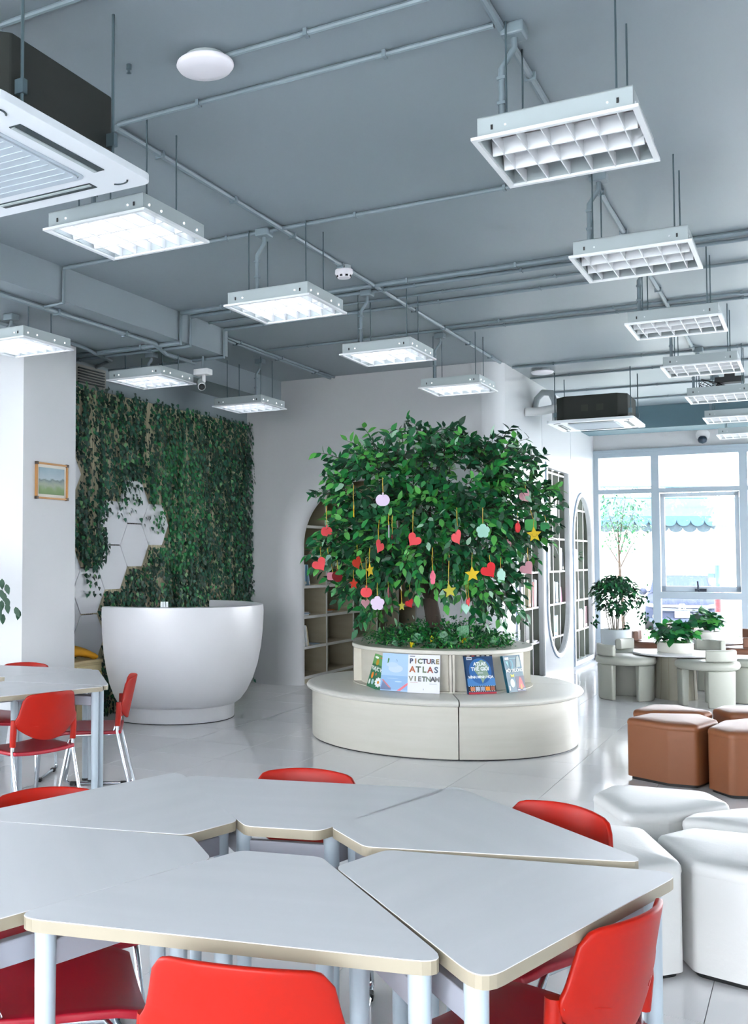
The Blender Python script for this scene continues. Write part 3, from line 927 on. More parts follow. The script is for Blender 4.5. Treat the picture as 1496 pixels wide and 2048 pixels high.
# ivy: leaves generated in strands
LEAFM = [mat('leaf_deep', '0c4228', .5), mat('leaf_mid', '126036', .5), mat('leaf_fresh', '23803a', .45), mat('leaf_light', '55a84a', .45), mat('leaf_pale', '9cc4a8', .5)]
IVYM = [mat('ivy_deep', '12382a', .5), mat('ivy_mid', '185640', .5), mat('ivy_fresh', '237a40', .45), mat('ivy_dry', '6f9a68', .5)]
def leaf_template(L=1.0, W=.5, fold=.12, curl=.15):
    ts = (0, .18, .45, .75, 1.0); ws = (0, .36, .5, .3, 0)
    v, f = [], []
    for t_, w_ in zip(ts, ws):
        z = -curl * t_ * t_
        if w_ == 0: v.append((t_ * L, 0, z))
        else: v += [(t_ * L, -w_ * W, z + fold * w_), (t_ * L, 0, z), (t_ * L, w_ * W, z + fold * w_)]
    f = [(0, 2, 1), (0, 3, 2), (1, 2, 5, 4), (2, 3, 6, 5), (4, 5, 8, 7), (5, 6, 9, 8), (7, 8, 10), (8, 9, 10)]
    return np.array(v), f
def ivy_template():
    v = [(0, 0, 0), (.12, .42, .06), (.42, .36, .05), (1.0, 0, -.08), (.42, -.36, .05), (.12, -.42, .06), (.45, 0, 0)]
    return np.array(v), [(0, 6, 2, 1), (2, 6, 3), (3, 6, 4), (4, 6, 0, 5)]
def many_leaves(name, tmpl, items, mats, parent=None, kind='stuff'):
    """items: (pos, 3x3 rotation, size, material index) -> one mesh"""
    tv, tf = tmpl
    n = len(tv)
    V = np.concatenate([(R_ @ (tv * s_).T).T + p for p, R_, s_, m in items])
    F = [tuple(i + k * n for i in q) for k in range(len(items)) for q in tf]
    me = bpy.data.meshes.new(name)
    me.from_pydata(V.tolist(), [], F)
    for m in mats: me.materials.append(m)
    me.polygons.foreach_set('material_index', np.repeat([it[3] for it in items], len(tf)).astype(np.int32))
    me.polygons.foreach_set('use_smooth', [True] * len(F))
    me.update()
    return link(name, me, parent, kind=kind)
def frame_from(d, roll_ref):
    """rotation with x along d, z near roll_ref"""
    d = d / np.linalg.norm(d)
    z = roll_ref - d * roll_ref.dot(d)
    z = z / (np.linalg.norm(z) + 1e-9)
    y = np.cross(z, d)
    return np.stack([d, y, z], axis=1)
rn = np.random.default_rng(11)
items = []
def in_hex(y, z, mrg=0.0):
    for cyy, czz in hexc:
        dy, dz = abs(y - cyy), abs(z - czz)
        R_ = .25 + mrg
        if dz < R_ * .866 and dy < R_ - dz * .577: return True
    return False
GAPS = []
rg_ = np.random.default_rng(77)
for k in range(85):
    gy, gz = rg_.uniform(7.1, YA - .15), rg_.uniform(.5, 2.95)
    if gz > 2.3 and rg_.random() < .55: continue
    GAPS.append((gy, gz, rg_.uniform(.008, .024), rg_.uniform(.10, .38)))
GAPS += [(8.62, .95, .05, .3), (8.95, 1.35, .035, .3), (7.75, 2.4, .035, .25), (7.95, 2.25, .03, .25), (9.7, 1.2, .03, .25)]
def dens(y, z):
    # bare slats show through in narrow upright gaps
    for gy, gz, gw, gh in GAPS:
        if abs(y - gy) < gw and abs(z - gz) < gh: return .3
    return .97 if z > 2.2 else .86
for y in np.arange(7.05, YA - .02, .023):
    for sub in range(3):
        yy = y + rn.uniform(-.018, .018)
        ztop = 3.12 + rn.uniform(-.04, .04)
        zlen = rn.uniform(.6, 3.1)
        z0 = ztop - rn.uniform(0, 2.2) * (sub > 0)
        z = z0
        drift = 0
        xoff = rn.uniform(.03, .12)
        ph = rn.uniform(0, 6)
        while z > max(.05, z0 - zlen):
            z -= rn.uniform(.018, .042)
            yq = yy + .03 * math.sin(z * 5 + ph)
            if rn.random() > dens(yq, z): continue
            if in_hex(yq, z, .01):
                hang = (abs(yq - 8.445) < .3 and z > 1.78 + .5 * abs(math.sin(yq * 37)) * .6) or (abs(yq - 8.82) < .12 and z > 1.76) or (abs(yq - 7.72) < .12 and 1.15 < z) or (abs(yq - 8.08) < .25 and z > 1.9)
                if not hang or rn.random() > .2: continue
            if not (7.05 < yq < YA): continue
            d = np.array([rn.uniform(.05, .6), rn.uniform(-.7, .7), -1.0])
            R_ = frame_from(d, np.array([1.0, rn.uniform(-.5, .5), rn.uniform(-.2, .6)]))
            gm = math.exp(-((yq - 9.2) ** 2 / .3 + (z - 2.05) ** 2 / .45))
            pr_ = rn.random()
            if gm > .35 and pr_ < .38: mi = 2
            else: mi = 0 if pr_ < .5 else (1 if pr_ < .85 else (2 if pr_ < .95 else 3))
            if in_hex(yq, z, .01): xo_ = .06 + rn.uniform(0, .03)
            else: xo_ = xoff + rn.uniform(-.02, .03)
            items.append((np.array([XG + xo_, yq, z]), R_, rn.uniform(.032, .056), mi))
# fringe spilling past the right-hand end and along the top
for k in range(110):
    z = rn.uniform(1.0, 3.12)
    d = np.array([.4, rn.uniform(-.4, .6), -1.0])
    items.append((np.array([XG + rn.uniform(.03, .1), YA - rn.uniform(.02, .06), z]), frame_from(d, np.array([1, .2, .3])), rn.uniform(.045, .07), int(rn.random() < .4)))
ivy = many_leaves('ivy_curtain', ivy_template(), items, IVYM)
tag(ivy, 'dense artificial ivy hanging over the whole left wall', 'ivy', kind='stuff')
print('ivy leaves', len(items))

# ------------------------------------------------------------------ picture on the column
t = thing('framed_picture', 'small landscape painting in a thin gold frame on the column', 'picture', (-5.49, 6.68, 2.13))
m_gold = mat('picture_frame_gold', 'c08a4c', .4)
for a, b, c, d in ((-.205, .205, .135, .15), (-.205, .205, -.15, -.135), (-.205, -.19, -.15, .15), (.19, .205, -.15, .15)):
    g = G(); g.box(.002, .022, a, b, c, d); g.build('frame_bar', m_gold, t)
for sy_ in (-1, 1):
    for sz_ in (-1, 1):
        g = G(); g.box(.003, .025, sy_ * .197 - .013, sy_ * .197 + .013, sz_ * .142 - .012, sz_ * .142 + .012); g.build('corner', mat('bronze', '4a4038', .4, metal=.5), t)
g = G(); g.box(.002, .008, -.19, .19, -.135, .135); g.build('mat_board', m_pages, t)
def landscape_mat():
    m = mat('painting_canvas', 'a9b8bd', .5)
    tt = m.node_tree; b = tt.nodes['Principled BSDF']
    co = tt.nodes.new('ShaderNodeTexCoord'); sp = tt.nodes.new('ShaderNodeSeparateXYZ'); nz = tt.nodes.new('ShaderNodeTexNoise'); nz.inputs['Scale'].default_value = 14
    ad = tt.nodes.new('ShaderNodeMath'); ad.operation = 'MULTIPLY_ADD'; ad.inputs[1].default_value = .07; rp_ = tt.nodes.new('ShaderNodeValToRGB')
    mr = tt.nodes.new('ShaderNodeMapRange'); mr.inputs['From Min'].default_value = -.1; mr.inputs['From Max'].default_value = .16
    e = rp_.color_ramp.elements; e[0].position = 0; e[0].color = lin('6f8f57'); e[1].position = .95; e[1].color = lin('8fa9b6')
    for p, c in ((.25, '7f9a68'), (.38, 'a7b09c'), (.5, '8d9a94'), (.56, '6d7f7c'), (.62, 'b4c4cb')):
        q = e.new(p); q.color = lin(c)
    tt.links.new(co.outputs['Object'], sp.inputs[0]); tt.links.new(co.outputs['Object'], nz.inputs['Vector'])
    tt.links.new(nz.outputs['Fac'], ad.inputs[0]); tt.links.new(sp.outputs['Z'], ad.inputs[2]); tt.links.new(ad.outputs[0], mr.inputs[0]); tt.links.new(mr.outputs[0], rp_.inputs[0]); tt.links.new(rp_.outputs[0], b.inputs['Base Color'])
    return m
g = G(); g.box(.008, .011, -.165, .165, -.11, .11); g.build('canvas', landscape_mat(), t)

# ------------------------------------------------------------------ reception desk
m_desk = mat('desk_white_gloss', 'e4e5e8', 0.28)
desk = thing('reception_desk', 'large white bowl shaped reception desk before the ivy wall', 'desk', (-5.33, 8.28, 0), YAW)
a0, a1 = math.radians(-132), math.radians(62)
prof = [(.63, .14), (.675, .175), (.73, .25), (.785, .36), (.83, .50), (.862, .66), (.88, .82), (.888, 1.0), (.883, 1.055), (.86, 1.06), (.80, 1.06), (.79, 1.05), (.785, .8), (.74, .5), (.64, .25), (.56, .14)]
g = G(); g.lathe(prof, 56, a0, a1, close=True); g.build('bowl_shell', m_desk, desk, smooth=40)
g = G(); g.lathe([(.605, 0), (.61, .14), (.55, .14), (.55, 0)], 48, a0, a1, close=True); g.build('plinth', m_desk, desk, smooth=40)
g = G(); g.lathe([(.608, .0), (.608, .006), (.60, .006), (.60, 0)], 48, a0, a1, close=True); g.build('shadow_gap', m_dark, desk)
t = thing('acrylic_holder', 'small clear acrylic holder standing on the reception desk rim', 'holder', (-5.33 + .83 * math.cos(YAW - PI / 2 - .03), 8.28 + .83 * math.sin(YAW - PI / 2 - .03), 1.06), YAW)
m_acr = mat('acrylic', 'dfe6e8', .1)
for k in (-1, 0, 1):
    g = G(); g.box(k * .024 - .010, k * .024 + .010, -.012, .012, 0, .05); g.build('compartment', m_acr, t, bevel=.003)
g = G(); g.box(-.038, .038, -.016, .016, 0, .004); g.build('base', m_acr, t)
# cabinet behind the desk with the yellow bag
t = thing('side_cabinet', 'low pale wood cabinet between the column and the desk', 'cabinet', (-5.72, 7.32, 0))
m_cab = mat('cabinet_wood', 'c9b98e', .5, noise=('bfae82', (3, 3, 12), .3))
g = G(); g.box(-.14, .14, -.2, .2, 0, .56); g.build('body', m_cab, t, bevel=.004)
g = G(); g.box(-.15, .15, -.21, .21, .56, .585); g.build('top', m_cab, t, bevel=.004)
g = G(); g.box(.14, .155, -.18, .18, .06, .54); d_ = g.build('door', m_cab, t, bevel=.003)
g = G(); g.tube([(.155, .15, .48), (.175, .15, .47), (.175, .15, .36), (.155, .15, .35)], .006, 6); g.build('handle', mat('brass', 'b9ae6a', .3, metal=.7), d_)
g = G()
for s_ in range(14):
    pass
m_bag = mat('yellow_cloth', 'e2a21c', .7, noise=('d2921a', (20, 20, 20), .3))
n_ = 14; vv, ff = [], []
for i in range(9):
    u = i / 8
    for k in range(n_):
        a = 2 * PI * k / n_
        ry_, rz_ = .05 + .07 * u * (1 - .5 * u), .062 * (1.15 - .7 * u) + .008 * math.sin(3 * a + 4 * u)
        vv.append((-.10 + .24 * u * .6, -.13 + .27 * u + .0, .05 + rz_ * math.sin(a) + (.03 * math.sin(PI * u)) - (.03 * u)))
        vv[-1] = (vv[-1][0] + ry_ * math.cos(a), vv[-1][1], vv[-1][2])
ff = [(i * n_ + k, i * n_ + (k + 1) % n_, (i + 1) * n_ + (k + 1) % n_, (i + 1) * n_ + k) for i in range(8) for k in range(n_)] + [tuple(8 * n_ + k for k in range(n_))]
g.add(vv, ff)
bag = thing('yellow_bag', 'crumpled yellow cloth bag lying on the low wooden cabinet', 'bag', (-5.70, 7.32, .59))
b_ = g.build('cloth', m_bag, bag, smooth=70)
g = G(); g.add([(-.09 + .045 * math.cos(a * PI / 6), -.12, .05 + .045 * math.sin(a * PI / 6)) for a in range(12)], [tuple(range(12))]); g.build('lining', mat('bag_lining', '6b5a1e', .8), bag)
# ------------------------------------------------------------------ round bench with planter
CB = (-2.75, 8.48)
m_benchw = mat('bench_wood', 'd2d0c5', .42, noise=('c8c6b9', (1.5, 1.5, 22), .3))
m_vinyl = mat('bench_vinyl', 'dcdbd2', .38)
m_planter = mat('planter_wood', 'd4d1c4', .45, noise=('c9c5b6', (2, 2, 10), .3))
bench = thing('round_bench', 'round cream bench with padded seat encircling the tree', 'bench', (CB[0], CB[1], 0))
S0 = math.radians(-65.5)
for k in range(4):
    b0, b1 = S0 + k * PI / 2 + .004, S0 + (k + 1) * PI / 2 - .004
    g = G(); g.lathe([(1.075, .008), (1.08, .012), (1.08, .395), (.60, .395), (.60, .008)], 30, b0, b1, close=True); g.build('base_segment', m_benchw, bench, smooth=30)
    g = G(); g.lathe([(1.06, .393), (1.10, .396), (1.122, .408), (1.127, .422), (1.118, .436), (1.09, .446), (.66, .450), (.62, .446), (.62, .393)], 30, b0, b1, close=True); g.build('seat_cushion', m_vinyl, bench, smooth=45)
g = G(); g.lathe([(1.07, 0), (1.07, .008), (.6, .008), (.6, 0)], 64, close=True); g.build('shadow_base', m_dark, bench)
pl = thing('tree_planter', 'round pale wood planter drum standing in the bench', 'planter', (CB[0], CB[1], .450))
g = G(); g.lathe([(.735, 0), (.735, .007), (.60, .007), (.60, 0)], 64, close=True); g.build('base_ring', m_planter, pl, smooth=30)
g = G(); g.lathe([(.665, .007), (.665, .295), (.60, .295), (.60, .007)], 64, close=True); g.build('drum', m_planter, pl, smooth=30)
g = G(); g.lathe([(.735, .295), (.74, .30), (.74, .322), (.735, .327), (.56, .327), (.56, .295)], 64, close=True); g.build('rim_plate', m_benchw, pl, smooth=30)
for k in range(4):
    a = S0 + k * PI / 2
    for da in (-.016, .016):
        T = Matrix.Rotation(a + da, 4, 'Z'); g = G(); g.box(.66, .728, -.009, .009, .007, .296, T=T); g.build('divider', m_planter, pl)
g = G(); g.lathe([(0, .23), (.60, .23)], 32); g.build('soil', mat('soil', '2c2a22', .9), pl)

# display books leaning on the planter
def disp_book(label, ang, nang, w, h, cover, th=.018, r=.79, tilt=13, roll=0):
    a = math.radians(ang)
    t = thing('display_book', label, 'book', (CB[0] + r * math.cos(a), CB[1] + r * math.sin(a), .452), group='picture books propped on the bench')
    t.rotation_euler = (-math.radians(tilt), math.radians(roll), math.radians(nang + 90))
    g = G(); g.box(-w / 2, w / 2, 0, .0025, 0, h); c = g.build('front_cover', mat('cover_' + cover, cover, .3), t)
    g = G(); g.box(-w / 2 + .002, w / 2 - .004, .0025, th - .0025, .003, h - .003); g.build('page_block', m_pages, t)
    g = G(); g.box(-w / 2, w / 2, th - .0025, th, 0, h); g.box(-w / 2, -w / 2 + .0025, .0025, th - .0025, 0, h); g.build('back_cover', MATS['cover_' + cover], t)
    return t, c
def txt(parent, s_, x, z, size, colour, align='CENTER', bold=0.0, y=-.0008, sx=1.0):
    c = bpy.data.curves.new('title_text', 'FONT')
    c.body = s_; c.size = size; c.align_x = align; c.align_y = 'CENTER'; c.extrude = .0004; c.offset = bold
    c.resolution_u = 3
    c.materials.append(mat('ink_' + colour, colour, .5))
    tmp = bpy.data.objects.new('title_text', c); COL.objects.link(tmp)
    bpy.context.view_layer.update()
    me = bpy.data.meshes.new_from_object(tmp.evaluated_get(bpy.context.evaluated_depsgraph_get()))
    bpy.data.objects.remove(tmp)
    o = bpy.data.objects.new('title_text', me); COL.objects.link(o); o.parent = parent
    o.location = (x, y, z); o.rotation_euler = (PI / 2, 0, 0); o.scale = (sx, 1, 1)
    return o
def patch(parent, name, pts, colour, y=-.0006, th=.0006, emit=0):
    g = G(); g.plate(pts, [], y - th, y, XZ)
    return g.build(name, mat('print_' + colour, colour, .35), parent)
def ell(cx, cz, rx, rz, n=16, a0=0.0): return [(cx + rx * math.cos(a0 + 2 * PI * k / n), cz + rz * math.sin(a0 + 2 * PI * k / n)) for k in range(n)]
def rect(x0, x1, z0, z1): return [(x0, z0), (x1, z0), (x1, z1), (x0, z1)]
# plants book
t, c = disp_book('narrow green plant book with a daisy, tilted at the left end', -114, -118, .17, .27, '2f6f4c', roll=9)
patch(c, 'grass', rect(-.085, .085, .19, .27), '5f9a55')
patch(c, 'sticker', ell(-.05, .245, .022, .009), 'e6ebe6', y=-.0014); patch(c, 'stamp', rect(-.015, .05, .247, .255), 'd0643c', y=-.0014)
patch(c, 'beetle', ell(-.03, .21, .016, .026), 'b08a20', y=-.0014); patch(c, 'flower_yellow', ell(.062, .20, .022, .045), 'eaa81e', y=-.0014)
txt(c, 'THỰC VẬT', 0, .155, .042, 'f0f2ee', bold=.0012, sx=.78, y=-.002)
for k in range(10):
    a = k * 2 * PI / 10
    patch(c, 'petal', [(.035 + .012 * math.cos(a) + q[0] * math.cos(a) - q[1] * math.sin(a), .06 + .012 * math.sin(a) + q[0] * math.sin(a) + q[1] * math.cos(a)) for q in ((0, -.006), (.022, -.009), (.03, 0), (.022, .009), (0, .006))], 'eff1f2', y=-.0016)
patch(c, 'flower_heart', ell(.035, .06, .011, .011), 'e79a2a', y=-.0026)
patch(c, 'tulip', ell(-.05, .10, .012, .026), 'ea8a2a', y=-.0014); patch(c, 'bud', ell(-.03, .05, .013, .022), 'a9c4cc', y=-.0014); patch(c, 'snowdrop', ell(-.065, .045, .009, .022), 'e6ebe6', y=-.0014)
patch(c, 'butterfly', ell(-.012, .115, .009, .012), 'b06a35', y=-.0014)
# sea book
t, c = disp_book('large pale blue sea picture book between the plant and white books', -99.2, -91, .235, .295, 'a8c8ea')
patch(c, 'sea', rect(-.1175, .1175, .012, .12), '8fb6de'); patch(c, 'cloud', ell(0, .175, .06, .03), 'c4d6ee', y=-.0014); patch(c, 'cloud', ell(-.03, .205, .05, .02), 'bcd2ec', y=-.0016)
patch(c, 'mast', [(.0, .25), (.004, .25), (.012, .232), (.008, .232)], '6f8fb4', y=-.0014)
patch(c, 'wave', ell(.03, .075, .03, .005), 'bcd4ea', y=-.0014); patch(c, 'wave', ell(-.02, .098, .05, .004), 'a4c4e2', y=-.0014)
patch(c, 'red_stripe', [(.02, .004), (.05, .004), (.1175, .062), (.1175, .08)], 'ea7a86', y=-.0014); patch(c, 'red_stripe', [(-.11, .085), (-.095, .085), (-.03, .025), (-.045, .025)], 'd8808c', y=-.0014)
for k in range(7):
    patch(c, 'rock', [(-.1175 + k * .012, .008), (-.10 + k * .012, .008), (-.09 + k * .010, .075 - k * .008), (-.098 + k * .010, .078 - k * .008)], '6f7fa6', y=-.0012)
# white picture atlas
t, c = disp_book('white picture atlas with large patterned capital letters', -81.9, -79.5, .245, .295, 'e4e6ee')
cols = ['3f4a66', '9a6a3c', '5a6a4a', '2f3a52', '7a4a44', '4a5a6a', '8a7a4a']
def letters(parent, word, z, size, x0, step, y=-.0014, pal=cols):
    for k, ch in enumerate(word):
        txt(parent, ch, x0 + step * k, z, size, pal[k % len(pal)], bold=.0022, y=y)
letters(c, 'PICTURE', .243, .052, -.098, .0335)
letters(c, 'ATLAS', .178, .064, -.088, .0455, pal=['b0603a', '4a5a4a', '6a7a5a', '9a4a3c', '5a6a7a'])
letters(c, 'VIETNAM', .106, .052, -.098, .0335, pal=['8a8a7a', '7a7a5a', '6a6a6a', '5a6a5a', '7a8a7a', '4a4a52', '8a8a8a'])
patch(c, 'logo', rect(-.11, -.07, .278, .284), '3a4456', y=-.0014); patch(c, 'subtitle', rect(-.105, -.045, .078, .081), 'c98a80', y=-.0014); patch(c, 'subtitle', rect(.045, .10, .070, .073), '9aa0aa', y=-.0014); patch(c, 'imprint', rect(-.002, .002, .022, .034), '8a90a0', y=-.0014)
# world atlas
t, c = disp_book('dark blue world atlas with a globe and white title', -48.9, -45.5, .235, .297, '123c66', th=.024)
patch(c, 'sky_band', rect(-.1175, .1175, .06, .12), '3f7fbe'); patch(c, 'globe', ell(.0, .175, .095, .098, 28), '1f5f9e', y=-.0012)
for pts_ in ([(-.03, .24), (.02, .262), (.055, .24), (.08, .20), (.06, .17), (.07, .14), (.03, .11), (.01, .08), (-.005, .12), (-.03, .15), (-.05, .18)], [(.03, .25), (.06, .245), (.05, .23)]):
    patch(c, 'continent', pts_, '7f9a86', y=-.002)
patch(c, 'top_band', rect(-.1175, .1175, .286, .297), '24181a', y=-.0014)
for k in range(5): patch(c, 'top_print', rect(-.10 + k * .042, -.075 + k * .042, .288, .295), ['d8d2c0', 'b03a34', 'd8d2c0', '8a8f96', 'd8d2c0'][k], y=-.0022)
patch(c, 'sticker', rect(-.105, -.06, .262, .284), 'd4dae2', y=-.0024); patch(c, 'sticker_print', rect(-.10, -.065, .268, .276), '6a7480', y=-.003)
txt(c, 'ATLAS', 0, .228, .036, 'e8eef2', bold=.0012, y=-.0032); txt(c, 'THẾ GIỚI', 0, .19, .036, 'e8eef2', bold=.0012, y=-.0032); txt(c, 'BẰNG', 0, .160, .016, 'd8e2e8', y=-.0032); txt(c, 'HÌNH MINH HỌA', 0, .128, .027, 'e8eef2', bold=.001, y=-.0032)
patch(c, 'film_band', rect(-.1175, .1175, .018, .062), '12181e', y=-.0014)
for k, cc in enumerate(('c9825a', 'b9c4d0', '9aa4bc', 'e08a22', 'a05a44')): patch(c, 'film_picture', rect(-.098 + k * .042, -.062 + k * .042, .025, .054), cc, y=-.0022)
for k in range(12):
    for z_ in (.0195, .058): patch(c, 'film_hole', rect(-.112 + k * .019, -.103 + k * .019, z_, z_ + .0035), 'e4e8ea', y=-.0022)
patch(c, 'foot_band', rect(-.1175, .1175, 0, .014), 'b01f34', y=-.0014)
# environment book
t, c = disp_book('teal environment book with a red volcano, right end', -24.5, -25, .20, .285, '17586c', th=.026)
patch(c, 'night_panel', rect(-.0, .10, .0, .12), '2a2c4c'); patch(c, 'lava', [(.02, .03), (.085, .03), (.065, .10), (.05, .115), (.035, .09)], 'd8403a', y=-.0014); patch(c, 'lava_core', [(.035, .02), (.065, .02), (.055, .06), (.045, .06)], 'ef8a2a', y=-.0022)
patch(c, 'moon', ell(-.045, .07, .026, .034), 'b9c8c4', y=-.0014); patch(c, 'butterfly', [(-.03, .13), (-.052, .142), (-.045, .112), (-.03, .122), (-.015, .112), (-.008, .142)], 'd8d22a', y=-.0016)
patch(c, 'splash', [(-.085, .245), (-.07, .235), (-.06, .25), (-.055, .22), (-.06, .185), (-.07, .215)], '6fb4bc', y=-.0014); patch(c, 'splash', ell(-.02, .215, .022, .035), '2f8a9c', y=-.0014); patch(c, 'splash', ell(-.026, .215, .012, .026), '17586c', y=-.002)
patch(c, 'wing', [(.03, .19), (.055, .27), (.075, .28), (.088, .25), (.08, .19)], '8a9a96', y=-.0014)
patch(c, 'sticker', rect(-.085, -.04, .252, .272), 'c4d4da', y=-.0016); patch(c, 'series', rect(-.03, .045, .258, .263), '6fa4ac', y=-.0016)
txt(c, 'MÔI TRƯỜNG', .0, .165, .036, 'e4ecec', bold=.0012, sx=.84, y=-.003)
patch(c, 'publisher', rect(.0, .03, .012, .018), 'c4ccd0', y=-.0022); patch(c, 'publisher', rect(.06, .095, .012, .018), 'c4ccd0', y=-.0022); patch(c, 'barcode', rect(-.092, -.08, .015, .05), 'd4dcdc', y=-.0016)

# ------------------------------------------------------------------ ottomans
m_brown = mat('brown_leather', '8c5636', .42, bump=(60, .05))
m_ottw = mat('white_leather', 'dedfdc', .36, bump=(60, .05))
def ottoman(label, poly, m, grp, h=.41):
    cx = sum(p[0] for p in poly) / len(poly); cyy = sum(p[1] for p in poly) / len(poly)
    loc = [(p[0] - cx, p[1] - cyy) for p in poly]
    loc = roundpoly(loc, .045, 5)
    t = thing('ottoman', label, 'ottoman', (cx, cyy, 0), group=grp)
    def inset(p, d): 
        return [(x * (1 - d / max(.05, math.hypot(x, y))), y * (1 - d / max(.05, math.hypot(x, y)))) for x, y in p]
    g = G(); g.plate(loc, [], .022, h - .045, XY); g.build('body', m, t, smooth=40)
    # padded top: stacked rings, slightly domed
    lev = [(0.0, h - .045), (-.003, h - .035), (0.0, h - .018), (.010, h - .006), (.028, h)]
    rings = [[(x, y, z) for x, y in inset(loc, d)] for d, z in lev]
    rings += [[(x * .55, y * .55, h + .006) for x, y in loc]]
    n_ = len(loc); v = [p for r_ in rings for p in r_] + [(0, 0, h + .008)]
    f = [(i * n_ + k, i * n_ + (k + 1) % n_, (i + 1) * n_ + (k + 1) % n_, (i + 1) * n_ + k) for i in range(len(rings) - 1) for k in range(n_)]
    f += [((len(rings) - 1) * n_ + k, (len(rings) - 1) * n_ + (k + 1) % n_, len(v) - 1) for k in range(n_)]
    g = G(); g.add(v, f); g.build('seat_pad', m, t, smooth=60)
    g = G(); g.plate(inset(loc, .025), [], .0, .022, XY); g.build('foot_base', m_dark, t)
gbr, gwh = 'brown ottomans', 'white ottomans'
ottoman('brown leather ottoman at the front left of the brown cluster', [(-1.15, 7.51), (-.87, 7.365), (-.695, 7.385), (-.60, 7.73), (-.73, 7.96), (-1.05, 7.82)], m_brown, gbr)
ottoman('brown leather ottoman behind the front left brown one', [(-1.17, 7.93), (-1.09, 8.30), (-.92, 8.36), (-.66, 8.13), (-.71, 8.03), (-1.07, 7.87)], m_brown, gbr)
ottoman('brown leather ottoman cut by the frame, front right', [(-.635, 7.35), (-.575, 7.73), (-.43, 7.92), (-.1, 7.85), (-.05, 7.4), (-.40, 7.23), (-.495, 7.19)], m_brown, gbr)
ottoman('brown leather ottoman cut by the frame, behind the front right one', [(-.68, 8.28), (-.64, 8.50), (-.45, 8.60), (-.2, 8.5), (-.2, 8.15), (-.55, 8.10)], m_brown, gbr)
ottoman('white leather ottoman farthest back in the white cluster', [(-.92, 5.05), (-.88, 5.27), (-.82, 5.32), (-.47, 5.36), (-.36, 5.16), (-.57, 4.80), (-.73, 4.70)], m_ottw, gwh)
ottoman('white leather ottoman cut by the frame, behind the nearest right one', [(-.52, 4.74), (-.495, 4.87), (-.305, 5.11), (-.03, 5.1), (.07, 4.8), (-.18, 4.70)], m_ottw, gwh)
ottoman('white leather ottoman nearest the table, behind the right red chair', [(-.90, 4.2), (-.80, 4.5), (-.635, 4.52), (-.44, 4.07), (-.565, 3.925), (-.80, 3.9)], m_ottw, gwh)
ottoman('white leather ottoman in the bottom right corner', [(-.57, 4.43), (-.47, 4.625), (-.2, 4.65), (.0, 4.4), (-.05, 4.1), (-.24, 4.05), (-.41, 4.09)], m_ottw, gwh)

